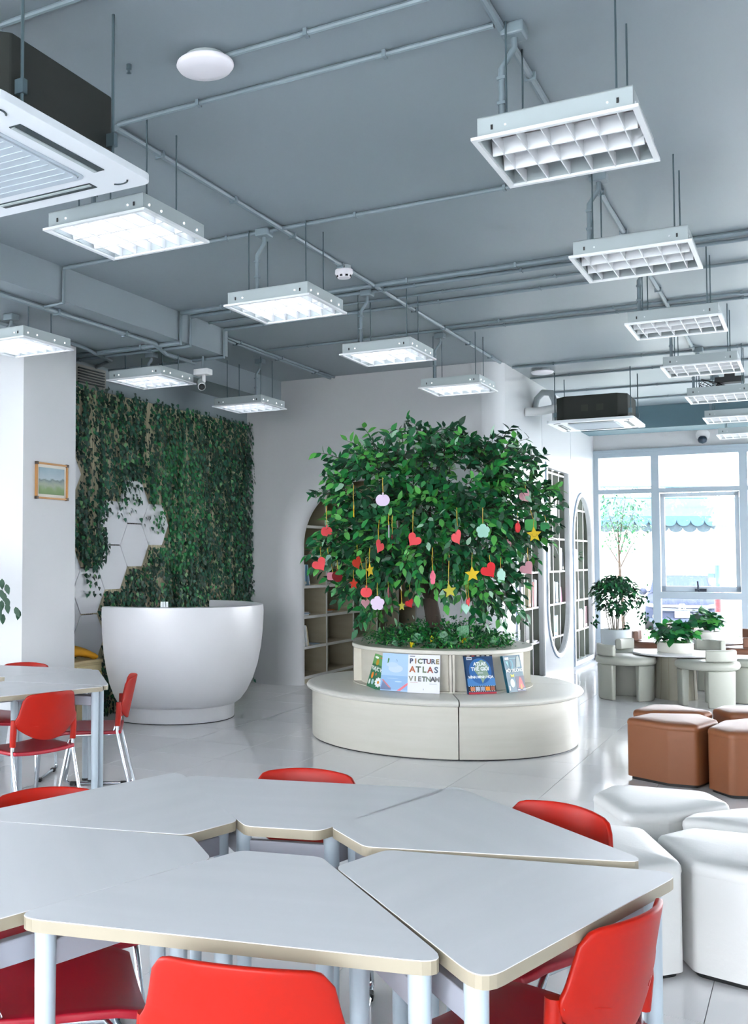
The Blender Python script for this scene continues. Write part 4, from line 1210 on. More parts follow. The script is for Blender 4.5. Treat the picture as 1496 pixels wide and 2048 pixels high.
# ------------------------------------------------------------------ red chairs
m_red = mat('red_plastic', 'a41402', .42, spec=.3)
m_redseat = mat('red_seat_vinyl', 'a00e26', .38)
m_chrome = mat('chrome', 'c4ccd2', .12, metal=1.0)
def make_chair():
    t = thing('red_chair', '', 'chair', group='red chairs around the hexagon tables')
    # seat
    nu, nv = 12, 10; v = []
    for j in range(nv + 1):
        for i in range(nu + 1):
            u, w = -1 + 2 * i / nu, -1 + 2 * j / nv
            wid = .205 + .012 * (1 - w) * .5
            x = u * wid * (1 - .06 * max(0, abs(w) - .8) / .2 * abs(u)); y = w * .20
            z = .425 - .012 * (1 - u * u) - .018 * max(0, w - .5) ** 2 * 4 + .006 * max(0, -w - .5)
            v.append((x, y, z))
    f = [(j * (nu + 1) + i, j * (nu + 1) + i + 1, (j + 1) * (nu + 1) + i + 1, (j + 1) * (nu + 1) + i) for j in range(nv) for i in range(nu)]
    g = G(); g.add(v, f); o = g.build('seat', m_redseat, t, smooth=80); s_ = o.modifiers.new('solid', 'SOLIDIFY'); s_.thickness = .022; s_.offset = -1
    b_ = o.modifiers.new('b', 'BEVEL'); b_.width = .006; b_.segments = 2
    # backrest shell
    nu, nv = 18, 12; v = []
    for j in range(nv + 1):
        for i in range(nu + 1):
            u, w = -1 + 2 * i / nu, j / nv
            hw = np.interp(w, [0, .15, .3, .45, .7, 1.0], [.185, .208, .212, .196, .186, .176])
            au = abs(u)
            zt = .750 - .014 * u * u - .03 * max(0, au - .82) ** 2 / .0324
            zb = .478 + .075 * au ** 2.2
            z = zb + (zt - zb) * w
            y = -.235 + .055 * u * u - .055 * (z - .5) / .25
            v.append((u * hw, y, z))
    f = [(j * (nu + 1) + i, j * (nu + 1) + i + 1, (j + 1) * (nu + 1) + i + 1, (j + 1) * (nu + 1) + i) for j in range(nv) for i in range(nu)]
    g = G(); g.add(v, f); o = g.build('backrest', m_red, t, smooth=80); s_ = o.modifiers.new('solid', 'SOLIDIFY'); s_.thickness = .014; s_.offset = 0
    b_ = o.modifiers.new('b', 'BEVEL'); b_.width = .005; b_.segments = 2
    for k in range(4):      # moulded ribs at the back of the lumbar
        for s1 in (-1, 1):
            zz = .575 + k * .022
            g = G(); g.tube([(s1 * .165, -.219, zz), (s1 * .12, -.238, zz - .004), (s1 * .085, -.249, zz - .012)], [.004, .0035, .001], 6); g.build('rib', m_red, t, smooth=60)
    for s1 in (-1, 1):
        g = G(); g.tube([(s1 * .205, -.185, .60), (s1 * .208, -.185, .53), (s1 * .208, -.178, .455)], [.017, .019, .0175], 10); so = g.build('socket', m_red, t, smooth=50)
        g = G(); g.tube([(s1 * .20, -.206, .585), (s1 * .20, -.209, .585)], .006, 8); g.build('screw', m_chrome, so)
        g = G(); g.tube([(s1 * .208, -.18, .47), (s1 * .208, -.175, .42), (s1 * .212, -.20, .30), (s1 * .218, -.262, .045), (s1 * .218, -.262, .022), (s1 * .218, -.235, .012), (s1 * .214, .15, .012), (s1 * .214, .185, .03), (s1 * .205, .17, .12), (s1 * .19, .12, .36), (s1 * .186, .09, .395), (s1 * .186, -.12, .40)], .0105, 8)
        fr = g.build('sled_leg', m_chrome, t, smooth=70)
        g = G(); g.tube([(s1 * .199, -.165, .45), (s1 * .197, -.15, .405), (s1 * .19, -.12, .398)], .0085, 8); g.build('brace', m_chrome, t, smooth=70)
        for yy in (-.2, .13):
            g = G(); g.box(s1 * .216 - .016, s1 * .216 + .016, yy - .022, yy + .022, 0, .024); g.build('foot_glide', m_dark, fr, bevel=.004)
    g = G(); g.tube([(-.186, .05, .392), (.186, .05, .392)], .009, 8); g.build('crossbar', m_chrome, t, smooth=60)
    return t
chair_src = make_chair()
CH = [(-.945, 1.70, 106, 'red plastic chair at the bottom centre with its back to the viewer'),
      (-1.568, 3.33, -73, 'red chair behind the far side of the big white table'),
      (-.673, 3.25, 246, 'red chair at the table corner beside the white ottomans'),
      (-2.17, 2.62, -38, 'red chair back peeking over the left edge of the big table'),
      (-.352, 2.375, 163, 'red chair at the lower right seen from its side'),
      (-1.88, 1.93, 42, 'red chair under the lower left edge of the big table'),
      (-3.70, 4.53, 166, 'red chair on chrome legs in front of the left table'),
      (-3.80, 5.45, 213, 'red chair at the right corner of the left table, turned sideways'),
      (-4.86, 5.66, -67, 'red chair behind the left table before the column')]
for k, (bx, by, fd, lab) in enumerate(CH):
    a = math.radians(fd)
    t = chair_src if k == 0 else copy_tree(chair_src)
    t.location = (bx + .262 * math.cos(a), by + .262 * math.sin(a), 0)
    t.rotation_euler = (0, 0, a - PI / 2)
    t['label'] = lab

# ------------------------------------------------------------------ hexagon tables of six trapezoids
m_lam = mat('white_laminate', 'e8e8ea', .3, noise=('e1e2e4', (1.5, 14, 1.5), .3))
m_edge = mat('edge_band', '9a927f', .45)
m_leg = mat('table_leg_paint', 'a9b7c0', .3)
m_rail = mat('table_rail_paint', '9c9fa8', .4)
TT = .74
def make_trap(side, hole):
    t = thing('trapezoid_table', '', 'table', group='trapezoid tables')
    ro, ri = side * .866, hole * .866
    pts = [(-side / 2 + .004, ro), (-hole / 2 + .003, ri), (hole / 2 - .003, ri), (side / 2 - .004, ro)]
    pr_ = roundpoly(pts, .045, 6)
    g = G(); g.plate(pr_, [], TT - .002, TT, XY); g.build('tabletop', m_lam, t)
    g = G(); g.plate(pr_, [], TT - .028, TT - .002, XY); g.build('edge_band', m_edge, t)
    LP = [(-side / 2 + .068, ro - .05), (side / 2 - .068, ro - .05), (-hole / 2 - .02, ri + .09), (hole / 2 + .02, ri + .09)]
    for x, y in LP:
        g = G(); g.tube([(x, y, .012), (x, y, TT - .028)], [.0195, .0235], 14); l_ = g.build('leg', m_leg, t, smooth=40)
        g = G(); g.tube([(x, y, 0), (x, y, .014)], .021, 12); g.build('foot', m_dark, l_)
    def bar(a, b, z0, z1):
        a, b = Vector(a), Vector(b); d = (b - a); T = Matrix.Translation((a.x, a.y, 0)) @ Matrix.Rotation(math.atan2(d.y, d.x), 4, 'Z')
        g = G(); g.box(0, d.length, -.012, .012, z0, z1, T=T); g.build('rail', m_rail, t, bevel=.003)
    bar(LP[0], LP[2], TT - .115, TT - .06); bar(LP[1], LP[3], TT - .115, TT - .06); bar(LP[2], LP[3], TT - .115, TT - .06)
    return t
trap = make_trap(.924, .215)
BIG = [(-1.248, 2.571, 284.5, 'white trapezoid table piece nearest the viewer, in front of the red chair back'),
       (-1.188, 2.508, 345, 'white trapezoid table piece at the lower right beside the side-on red chair'),
       (-1.242, 2.488, 49, 'white trapezoid table piece beside the white ottomans'),
       (-1.2545, 2.434, 107, 'white trapezoid table piece at the far side before the chair back'),
       (-1.30, 2.475, 166, 'white trapezoid table piece at the far left'),
       (-1.277, 2.470, 225, 'white trapezoid table piece at the lower left edge')]
LEFTT = [(-4.52, 4.77, 281 + 60 * k, l_) for k, l_ in enumerate(['front piece of the white table at the left, by the chrome chair', 'right front piece of the white table at the left', 'right back piece of the white table at the left', 'back piece of the white table at the left, before the column', 'left back piece of the white table at the left', 'left front piece of the white table at the left'])]
for k, (x, y, ad, lab) in enumerate(BIG + LEFTT):
    t = trap if k == 0 else copy_tree(trap)
    a = math.radians(ad)
    t['label'] = lab
    t.location = (x, y, 0)
    t.rotation_euler = (0, 0, a - PI / 2)

# ------------------------------------------------------------------ round padded chairs and tables
m_cream = mat('cream_leather', 'a6a99e', .42, bump=(50, .04))
m_tblw = mat('round_table_wood', 'a3a190', .45, noise=('949180', (10, 10, 1.2), .3))
def pad_chair(m):
    t = thing('padded_chair', '', 'chair')
    g = G(); g.lathe([(0, .372), (.27, .372), (.292, .382), (.302, .402), (.302, .425), (.292, .445), (.268, .456), (0, .46)], 40); g.build('seat', m, t, smooth=50)
    for k in range(3):
        a = math.radians(-90 + 120 * k)      # one leg under the back (local -y)
        w = math.radians(33)
        pr_ = [(.268, 0.0), (.275, .02), (.282, .372), (.20, .372), (.215, 0)]
        g = G(); g.lathe(pr_, 14, a - w, a + w, close=True); g.build('leg', m, t, smooth=40, bevel=.012)
    g = G(); a = math.radians(-90); w = math.radians(36)
    g.lathe([(.275, .46), (.288, .47), (.288, .565), (.278, .578), (.235, .578), (.225, .565), (.225, .46)], 16, a - w, a + w, close=True); g.build('backrest', m, t, smooth=40, bevel=.012)
    return t
srcs = {'cream': pad_chair(m_cream), 'brown': pad_chair(mat('brown_padded_leather', '6e4632', .42))}
usedp = {'cream': False, 'brown': False}
RC = [('cream', -1.78, 11.69, 38, 'cream padded stool chair at the front left of the near round table'),
      ('cream', -.99, 11.58, 128, 'cream padded stool chair in front of the near round table, back to us'),
      ('cream', -1.70, 12.38, -22, 'cream padded stool chair behind the near round table, left of the plant'),
      ('cream', -1.12, 12.55, 255, 'cream padded stool chair behind the near round table, right of the plant'),
      ('cream', -.66, 12.13, 190, 'cream padded stool chair at the right frame edge by the near round table'),
      ('brown', -1.76, 13.92, 0, 'brown padded stool chair left of the far round table'),
      ('brown', -.80, 13.52, 135, 'brown padded stool chair in front of the far round table'),
      ('brown', -.86, 14.72, 235, 'brown padded stool chair at the right frame edge by the window'),
      ('brown', -1.48, 14.62, -70, 'brown padded stool chair behind the far round table, below the car')]
for col, x, y, fd, lab in RC:
    t = srcs[col] if not usedp[col] else copy_tree(srcs[col]); usedp[col] = True
    t.location = (x, y, 0); t.rotation_euler = (0, 0, math.radians(fd) - PI / 2); t['label'] = lab; t['group'] = col + ' padded chairs'
for x, y, lab, lab2 in ((-1.33, 12.0, 'low round table among the cream chairs', 'white round planter drum on the table among cream chairs'), (-1.2, 13.95, 'low round table among the brown chairs', 'white round planter drum on the table among brown chairs')):
    t = thing('round_table', lab, 'table', (x, y, 0), group='low round tables')
    g = G(); g.lathe([(.21, 0), (.21, .02), (.2, .2), (.195, .463), (0, .463)], 32); g.build('pedestal', m_tblw, t, smooth=30)
    for k in range(14):
        a = k * 2 * PI / 14; g = G(); g.tube([(.211 * math.cos(a), .211 * math.sin(a), .0), (.2005 * math.cos(a), .2005 * math.sin(a), .2), (.1955 * math.cos(a), .1955 * math.sin(a), .46)], .002, 4); g.build('plank_joint', mat('joint_brown', '8a8370', .6), t)
    g = G(); g.lathe([(0, .463), (.40, .463), (.42, .47), (.422, .482), (.415, .488), (0, .488)], 48); g.build('tabletop', m_lam, t, smooth=30)
    p = thing('planter_drum', lab2, 'planter', (x, y, .488), group='planter drums')
    g = G(); g.lathe([(.17, 0), (.178, .01), (.178, .105), (.17, .108), (.155, .108), (.155, .07), (0, .07)], 40); g.build('drum', m_vinyl, p, smooth=40)
    g = G(); g.lathe([(0, .071), (.155, .071)], 24); g.build('soil', MATS['soil'], p)
# ------------------------------------------------------------------ the tree
Rg = np.array([rt.x, rt.y, 0.0]); Dp = np.array([-math.sin(YAW), math.cos(YAW), 0.0]); Zu = np.array([0, 0, 1.0])
TC = np.array([CB[0], CB[1], 0.0])
PXM = 0.00424           # metres per picture unit at the tree
def tp(x, y, dep=0.0):
    """a place in the tree: sideways/height as drawn on a sketch sheet, and depth; returns a world point"""
    s_ = 1 + dep / 8.69
    return TC + Rg * ((x - 880) * PXM * s_) + Dp * dep + Zu * (1.5 + (1114 - y) * PXM * s_) + Rg * (2.0 * (s_ - 1))
tree = thing('artificial_tree', 'leafy artificial tree hung with paper ornaments in the round planter', 'tree', (CB[0], CB[1], .68))
T0 = np.array([CB[0], CB[1], .68])
m_bark = mat('bark', '4a3d33', .85, noise=('2f2822', (14, 14, 3), .25), bump=(30, .5))
rn = np.random.default_rng(5)
# branches: list of tapering polylines
def bez(a, b, c, n=7):
    return [(1 - t_) ** 2 * a + 2 * t_ * (1 - t_) * b + t_ ** 2 * c for t_ in np.linspace(0, 1, n)]
base = tp(872, 1300)
fork = tp(868, 1195)
g = G(); g.tube([tuple(p - T0) for p in (tp(874, 1320), tp(872, 1285), tp(868, 1250), tp(862, 1215), tp(858, 1195))], [.085, .072, .066, .062, .06], 12)
g.build('trunk', m_bark, tree, smooth=70)
ends = []
MAIN = [((858, 1195), (835, 1160), (745, 1060), -.1), ((858, 1195), (838, 1120), (800, 960), .1), ((862, 1205), (890, 1150), (900, 960), -.2), ((862, 1205), (885, 1150), (985, 1030), .1),
        ((858, 1195), (840, 1150), (770, 1090), -.5), ((862, 1200), (880, 1140), (920, 1060), -.6), ((860, 1195), (860, 1100), (860, 1000), .5), ((862, 1200), (900, 1120), (1030, 960), .25)]
for k, (a, b, c, dp) in enumerate(MAIN):
    pts = bez(tp(*a), tp(b[0], b[1], dp * .4), tp(c[0], c[1], dp), 8)
    g = G(); g.tube([tuple(p - T0) for p in pts], list(np.linspace(.04, .010, 8)), 8); g.build('branch', m_bark, tree, smooth=70)
    ends.append(pts)
# crown volume: ellipsoids in sketch units (x, y, rx, ry, depth radius m, depth centre)
ELL = [(850, 915, 140, 45, .45, 0), (770, 975, 105, 70, .5, 0), (905, 965, 110, 80, .6, 0), (1000, 950, 70, 60, .45, 0), (730, 1065, 70, 75, .45, -.05), (820, 1060, 110, 85, .75, 0), (930, 1060, 110, 80, .75, 0), (1020, 1040, 62, 60, .45, .05),
       (745, 1135, 62, 55, .4, -.1), (840, 1135, 95, 55, .6, -.1), (950, 1130, 70, 45, .5, -.1), (770, 1190, 30, 40, .2, -.1), (975, 1175, 45, 25, .25, -.1), (1075, 985, 28, 20, .2, 0), (665, 1080, 24, 30, .2, -.1)]
vol = np.array([e[2] * e[3] * e[4] for e in ELL]); prob = vol ** .75; prob /= prob.sum()
sprigs = []
def add_sprig(p, d, n_, size, twig=True): sprigs.append((p, d / np.linalg.norm(d), n_, size))
ctr = tp(870, 1080)
for k in range(1150):
    e = ELL[rn.choice(len(ELL), p=prob)]
    v = rn.normal(size=3); v /= np.linalg.norm(v)
    r_ = rn.uniform(.45, 1.0) ** .6
    if v[1] > .3 and rn.random() < .45: v[1] = -v[1]
    p = tp(e[0] + e[2] * v[0] * r_, e[1] - e[3] * v[2] * r_, e[5] + e[4] * v[1] * r_)
    d = (p - ctr); d = d / (np.linalg.norm(d) + 1e-6) + rn.normal(size=3) * .35 + np.array([0, 0, -.15])
    ex, ey = e[0] + e[2] * v[0] * r_, e[1] - e[3] * v[2] * r_
    if ey > 1150 and 790 < ex < 915: continue
    add_sprig(p, d, rn.integers(5, 9), rn.uniform(.9, 1.15))
# sprigs sticking out at the outline: (x, y) tip directions
for (x, y, dx, dy, dp) in ((742, 868, -.5, 1, .2), (660, 905, -1, .5, .1), (775, 875, .3, 1, 0), (900, 870, .2, 1, -.2), (1015, 862, .5, 1, -.1), (1035, 880, .8, .6, -.2), (1040, 905, 1, .3, -.2), (1085, 965, 1, .2, -.1), (1095, 985, 1, -.2, -.1), (870, 875, -.2, 1, .1), (935, 890, .1, 1, .2), (975, 885, .3, 1, -.3), (655, 1060, -1, 0, -.2), (650, 1085, -1, -.3, -.2), (660, 1100, -.8, -.6, -.2), (745, 1215, -.3, -1, -.1), (760, 1235, 0, -1, 0), (725, 1215, -.4, -1, -.2), (1005, 1195, 1, -.5, -.1), (985, 1200, .8, -.7, -.2), (945, 1205, .2, -1, -.3), (1045, 1110, .9, -.4, 0), (1030, 1125, .7, -.6, 0), (690, 1160, -1, -.3, -.2), (800, 885, 0, 1, .3), (720, 905, -.5, .8, .1), (700, 935, -.8, .6, .1), (690, 930, -.8, .3, .1), (1000, 880, .3, 1, .1)):
    p = tp(x, y, dp); d = Rg * dx + Zu * dy - Dp * .2
    add_sprig(p - d / np.linalg.norm(d) * .12, d, 8, 1.1)
leaves = []
tw = G()
for p, d, n_, size in sprigs:
    side = np.cross(d, rn.normal(size=3)); side /= np.linalg.norm(side)
    L_ = .035 * n_ * size * .8
    droop = np.array([0, 0, -.10])
    pts = []
    for i in range(n_ + 1):
        t_ = i / n_
        pts.append(p + d * L_ * t_ + droop * t_ * t_ * .6)
    tw.tube([tuple(pts[0] - T0), tuple(pts[n_ // 2] - T0), tuple(pts[-1] - T0)], [.004, .003, .0015], 4, cap=False)
    mbase = rn.choice([0, 0, 1, 1, 1, 2, 2, 3], 1)[0]
    for i in range(n_):
        q = pts[i + 1] if i == n_ - 1 else pts[i] * .5 + pts[i + 1] * .5
        sgn = 1 if i % 2 else -1
        ld = d * .55 + side * sgn * .8 * (0.15 if i == n_ - 1 else 1) + rn.normal(size=3) * .25 + np.array([0, 0, -.25])
        nz = np.array([0, 0, 1.0]) - Dp * .5 + rn.normal(size=3) * .45
        mi = int(np.clip(mbase + rn.choice([-1, 0, 0, 0, 1]), 0, 3))
        if rn.random() < .025: mi = 4
        leaves.append((q, frame_from(ld, nz), size * rn.uniform(.068, .095), mi))
tw.build('twig', m_bark, tree, kind='stuff')
LT = leaf_template(1.0, .52, .10, .12)
def leaf_meshes(tmpl, prefix, mats):
    out = []
    for k, m in enumerate(mats):
        me = bpy.data.meshes.new(prefix)
        me.from_pydata(tmpl[0].tolist(), [], tmpl[1]); me.materials.append(m)
        me.polygons.foreach_set('use_smooth', [True] * len(tmpl[1])); me.update(); out.append(me)
    return out
LMESH = leaf_meshes(LT, 'leaf', LEAFM)
def put_leaf(parent, origin, it, meshes=LMESH):
    p, R_, s_, mi = it
    o = bpy.data.objects.new('leaf', meshes[mi]); COL.objects.link(o); o.parent = parent
    Mx = Matrix(((R_[0][0], R_[0][1], R_[0][2]), (R_[1][0], R_[1][1], R_[1][2]), (R_[2][0], R_[2][1], R_[2][2]))).to_4x4() @ Matrix.Scale(float(s_), 4)
    Mx.translation = Vector((p - origin).tolist())
    o.matrix_local = Mx
    return o
order = sorted(range(len(leaves)), key=lambda i: float(np.dot(leaves[i][0], np.array(fw))) - 2.2 * leaves[i][2])
near = set(order[:300])
for i in order[:300]: put_leaf(tree, T0, leaves[i])
o = many_leaves('leaf_mass', LT, [(p - T0, R_, s_, m) for k, (p, R_, s_, m) in enumerate(leaves) if k not in near], LEAFM, tree)
print('tree leaves', len(leaves))

# ------------------------------------------------------------------ plant bed under the tree
bed = thing('planter_greenery', 'low green plants filling the round planter under the tree', 'plants', (CB[0], CB[1], .70))
B0 = np.array([CB[0], CB[1], .70])
items = []
for k in range(3000):
    a, r_ = rn.uniform(0, 2 * PI), .56 * math.sqrt(rn.uniform(0, 1))
    hgt = .13 + .15 * (1 - (r_ / .6) ** 2) * rn.uniform(.4, 1.3)
    p = np.array([CB[0] + r_ * math.cos(a), CB[1] + r_ * math.sin(a), .70 + hgt * rn.uniform(.4, 1)])
    d = np.array([math.cos(a), math.sin(a), rn.uniform(-.2, 1.0)]) + rn.normal(size=3) * .6
    items.append((p - B0, frame_from(d, np.array([0, 0, 1.0]) + rn.normal(size=3) * .4), rn.uniform(.024, .045), int(rn.choice([0, 1, 1, 2, 2, 2, 3]))))
for (ang, rr) in ((-150, .60), (-140, .63), (-20, .60), (-10, .58), (0, .60), (-100, .58), (-60, .57)):
    for k in range(70):
        a = math.radians(ang + rn.normal() * 8)
        p = np.array([CB[0] + (rr + rn.normal() * .04) * math.cos(a), CB[1] + (rr + rn.normal() * .04) * math.sin(a), .80 + rn.uniform(-.02, .09)])
        d = np.array([math.cos(a), math.sin(a), rn.uniform(-.6, .4)]) + rn.normal(size=3) * .5
        items.append((p - B0, frame_from(d, np.array([0, 0, 1.0])), rn.uniform(.022, .038), int(rn.choice([1, 2, 2, 3]))))
many_leaves('ground_leaf_mass', LT, items, LEAFM, bed)
m_vein = mat('nerve_leaf', '2f6f4a', .4, noise=('8fc09a', (9, 60, 9), .12))
BIGM = leaf_meshes(leaf_template(1, .85, .08, .2), 'broad_leaf', [m_vein])
for (x, y, s_, dx, dz) in ((925, 1262, .13, .3, .6), (888, 1272, .12, -.7, .3), (835, 1275, .11, -.8, -.1), (905, 1280, .09, .5, -.2), (790, 1285, .07, -.6, .1), (865, 1290, .07, .1, -.4), (985, 1280, .07, .7, .2)):
    p = tp(x, y, -.42); d = Rg * dx + Zu * dz - Dp * .6
    o = put_leaf(bed, B0, (p - d / np.linalg.norm(d) * s_ * .5, frame_from(d, Zu * .4 - Dp), s_, 0), BIGM); o.name = 'broad_leaf'
m_yel = mat('yellow_bloom', 'd8c81e', .5)
YM = leaf_meshes(leaf_template(1, .7, .2, .3), 'petal', [m_yel])
for (x, y) in ((925, 1279), (863, 1276), (822, 1289)):
    for k in range(7):
        d = rn.normal(size=3) - Dp * .5 + Zu * .5
        o = put_leaf(bed, B0, (tp(x, y, -.46), frame_from(d, Zu - Dp), .03, 0), YM); o.name = 'petal'

# ------------------------------------------------------------------ paper ornaments
def shape(kind):
    if kind == 'heart':
        pts = []
        for k in range(28):
            t_ = 2 * PI * k / 28
            pts.append((.5 * math.sin(t_) ** 3 * 1.0, (13 * math.cos(t_) - 5 * math.cos(2 * t_) - 2 * math.cos(3 * t_) - math.cos(4 * t_)) / 32 + .06))
        return pts
    if kind == 'star':
        return [((.5 if k % 2 == 0 else .23) * math.sin(k * PI / 5), (.5 if k % 2 == 0 else .23) * math.cos(k * PI / 5)) for k in range(10)]
    if kind == 'flower':
        return [((.38 + .12 * abs(math.cos(2.5 * a)) ** .6 * 1.0) * math.sin(a), (.38 + .12 * abs(math.cos(2.5 * a)) ** .6) * math.cos(a)) for a in [2 * PI * k / 50 for k in range(50)]]
    if kind == 'apple':
        pts = []
        for k in range(32):
            a = 2 * PI * k / 32; r_ = .48 - .13 * math.exp(-((a - 0) ** 2) / .10) - .13 * math.exp(-((a - 2 * PI) ** 2) / .10) - .03 * math.exp(-((a - PI) ** 2) / .05)
            pts.append((r_ * 1.05 * math.sin(a), r_ * .95 * math.cos(a)))
        return pts
    if kind == 'round':
        return roundpoly([(-.5, -.45), (.5, -.45), (.5, .45), (-.5, .45)], .25, 5)
SH = {'heart': 'paper_heart', 'star': 'paper_star', 'flower': 'paper_flower', 'apple': 'paper_apple', 'round': 'paper_fruit'}
m_str = mat('gold_ribbon', 'b8961c', .5)
RED, COR, PNK, LIL, MNT, YEL, OLV, DRD, ORG, DPK, GRN, DGR = 'd8202a', 'e0484e', 'd88a9c', 'd9c6dd', '9ccbb8', 'd8b81c', 'b8b43c', '7a0c14', 'c8321a', 'c08a94', '3f9a4c', '0f7a3c'
ORN = [('apple', LIL, 767, 1000, .12, 0, 0, 955, -.62, 'lilac pink paper apple high in the left half of the tree'),
 ('apple', COR, 654, 1063, .10, 10, 0, 1012, -.25, 'coral paper apple at the left edge of the tree'),
 ('star', YEL, 709, 1023, .115, 78, 0, 970, -.45, 'yellow paper star turned edge-on at the upper left'),
 ('heart', COR, 828, 1081, .13, 10, -38, 1020, -.72, 'coral paper heart in the middle of the tree'),
 ('heart', COR, 760, 1094, .125, 48, -30, 1040, -.66, 'coral paper heart turned half sideways, left of the middle one'),
 ('heart', LIL, 779, 1062, .12, 80, 0, 1028, -.66, 'lilac paper piece turned edge-on beside a brown one'),
 ('heart', DRD, 786, 1079, .10, 74, 0, 1030, -.60, 'dark red paper piece deep in the leaves beside the lilac edge'),
 ('heart', COR, 915, 1076, .14, 40, 30, 1015, -.72, 'coral paper heart right of the tree middle, narrow'),
 ('flower', MNT, 967, 1062, .125, 8, 0, 1015, -.68, 'mint green paper flower in the right half of the tree'),
 ('heart', DPK, 1052, 993, .125, 25, 35, 970, -.30, 'dusty pink paper heart at the upper right'),
 ('apple', RED, 1036, 1055, .10, 48, 0, 1025, -.35, 'small red paper apple at the right edge'),
 ('round', GRN, 1062, 1050, .11, 10, 0, 1020, -.32, 'bright green round paper fruit above the smiling star'),
 ('round', DGR, 1090, 1054, .085, 15, 0, 1030, -.22, 'dark green paper square at the far right of the tree'),
 ('star', YEL, 1069, 1069, .14, 5, 5, 1040, -.36, 'yellow paper star with a smile at the right edge'),
 ('heart', COR, 641, 1130, .13, 5, 35, 1095, -.28, 'coral paper heart at the far left'),
 ('heart', MNT, 656, 1123, .11, 15, 35, 1095, -.22, 'mint paper heart half hidden behind the far left coral heart'),
 ('apple', DRD, 675, 1153, .10, 20, -35, 1120, -.28, 'dark red paper apple low on the left'),
 ('round', PNK, 663, 1152, .075, 15, 0, 1125, -.22, 'pink paper disc behind the dark red apple'),
 ('heart', ORG, 715, 1127, .12, 45, 25, 1090, -.48, 'orange red paper heart at the lower left'),
 ('star', YEL, 741, 1140, .12, 50, 10, 1095, -.56, 'pale yellow paper star turned sideways at the lower left'),
 ('heart', GRN, 722, 1148, .10, 20, 0, 1120, -.50, 'green paper heart below the orange red one'),
 ('star', ORG, 708, 1167, .10, 30, 0, 1140, -.45, 'orange paper star low on the left'),
 ('apple', COR, 733, 1184, .10, 5, 0, 1115, -.56, 'coral paper apple hanging above the lilac flower'),
 ('heart', DPK, 731, 1207, .085, 25, 0, 1170, -.42, 'faded pink paper heart below the coral apple'),
 ('flower', LIL, 755, 1206, .125, 5, 0, 1165, -.58, 'lilac paper flower at the bottom left'),
 ('flower', 'e86a86', 866, 1155, .125, 58, 0, 1095, -.72, 'pink paper flower turned sideways in front of the trunk fork'),
 ('star', OLV, 899, 1181, .13, 8, 8, 1110, -.66, 'olive yellow paper star beside the trunk'),
 ('star', YEL, 945, 1148, .14, 5, 4, 1105, -.62, 'yellow paper star right of the trunk'),
 ('heart', RED, 979, 1142, .145, 5, 35, 1110, -.56, 'red paper heart at the lower right'),
 ('flower', MNT, 1002, 1151, .125, 40, 0, 1115, -.50, 'mint paper flower behind the lower right red heart'),
 ('heart', DPK, 1055, 1138, .13, 5, 38, 1095, -.25, 'dusty pink paper heart hanging before the built-in shelves'),
 ('flower', DPK, 1014, 1090, .10, 25, 0, 1065, -.15, 'dusty pink paper flower among the right hand leaves'),
 ('heart', DPK, 1004, 1127, .105, 20, 35, 1095, -.1, 'dusty pink paper heart among the lower right leaves'),
 ('heart', RED, 936, 1204, .08, 55, 20, 1160, -.45, 'small red paper heart at the bottom right, turned sideways'),
 ('heart', MNT, 931, 1217, .11, 35, 0, 1165, -.40, 'mint paper heart lowest on the right'),
 ('heart', RED, 819, 1207, .09, 30, 30, 1165, -.15, 'red paper heart left of the trunk'),
 ('star', OLV, 803, 1211, .09, 40, 0, 1170, -.2, 'olive paper star left of the trunk next to a red heart'),
 ('heart', 'b86a72', 777, 1184, .10, 76, 0, 1150, -.45, 'dull pink paper piece turned edge-on at the lower left')]
for kind, colr, x, y, sz, yawd, roll, ytop, dep, lab in ORN:
    dep -= .16; p = tp(x, y, dep); q = tp(x, ytop, dep)
    s_ = sz * (1 + dep / 8.69) * .98
    t = thing(SH[kind], lab, 'ornament', tuple(p), YAW + math.radians(yawd), group='paper ornaments on the tree')
    pts = [(a * math.cos(math.radians(roll)) - b * math.sin(math.radians(roll)), a * math.sin(math.radians(roll)) + b * math.cos(math.radians(roll))) for a, b in shape(kind)]
    g = G(); g.plate([(a * s_, b * s_) for a, b in pts], [], -.003, .003, XZ); pa = g.build('paper', mat('paper_' + colr, colr, .7), t)
    top = max(b for a, b in pts) * s_
    xt = [a for a, b in pts if b == max(b for a, b in pts)][0] * s_
    if kind == 'apple':
        g = G(); g.tube([(0, 0, top - .02), (.004, 0, top + .015)], .006, 6); g.build('stalk', mat('paper_' + colr, colr, .7), t); xt = .004
        g = G(); g.tube([(0, -.0035, -.035 * s_ / .1), (0, -.0045, -.035 * s_ / .1)], .004, 6)
    g = G(); g.tube([(xt, 0, top - .008), (xt * .5, .004, top + (q[2] - p[2] - top) * .5), (0, 0, max(top + .03, q[2] - p[2]))], .0028, 5); g.build('ribbon', m_str, t)
    if 'smile' in lab:
        m_ink = mat('ink_brown', '7a5a10', .6)
        pa_ = arcpts(0, .005, .022, PI * 1.15, PI * 1.85, 6); g = G(); g.tube([(a, -.004, b) for a, b in pa_], .0013, 4); g.build('smile', m_ink, t)
        for s1 in (-1, 1):
            pa_ = arcpts(s1 * .022, .008, .009, PI * 1.1, PI * 1.9, 4); g = G(); g.tube([(a, -.004, b) for a, b in pa_], .0012, 4); g.build('eye', m_ink, t)

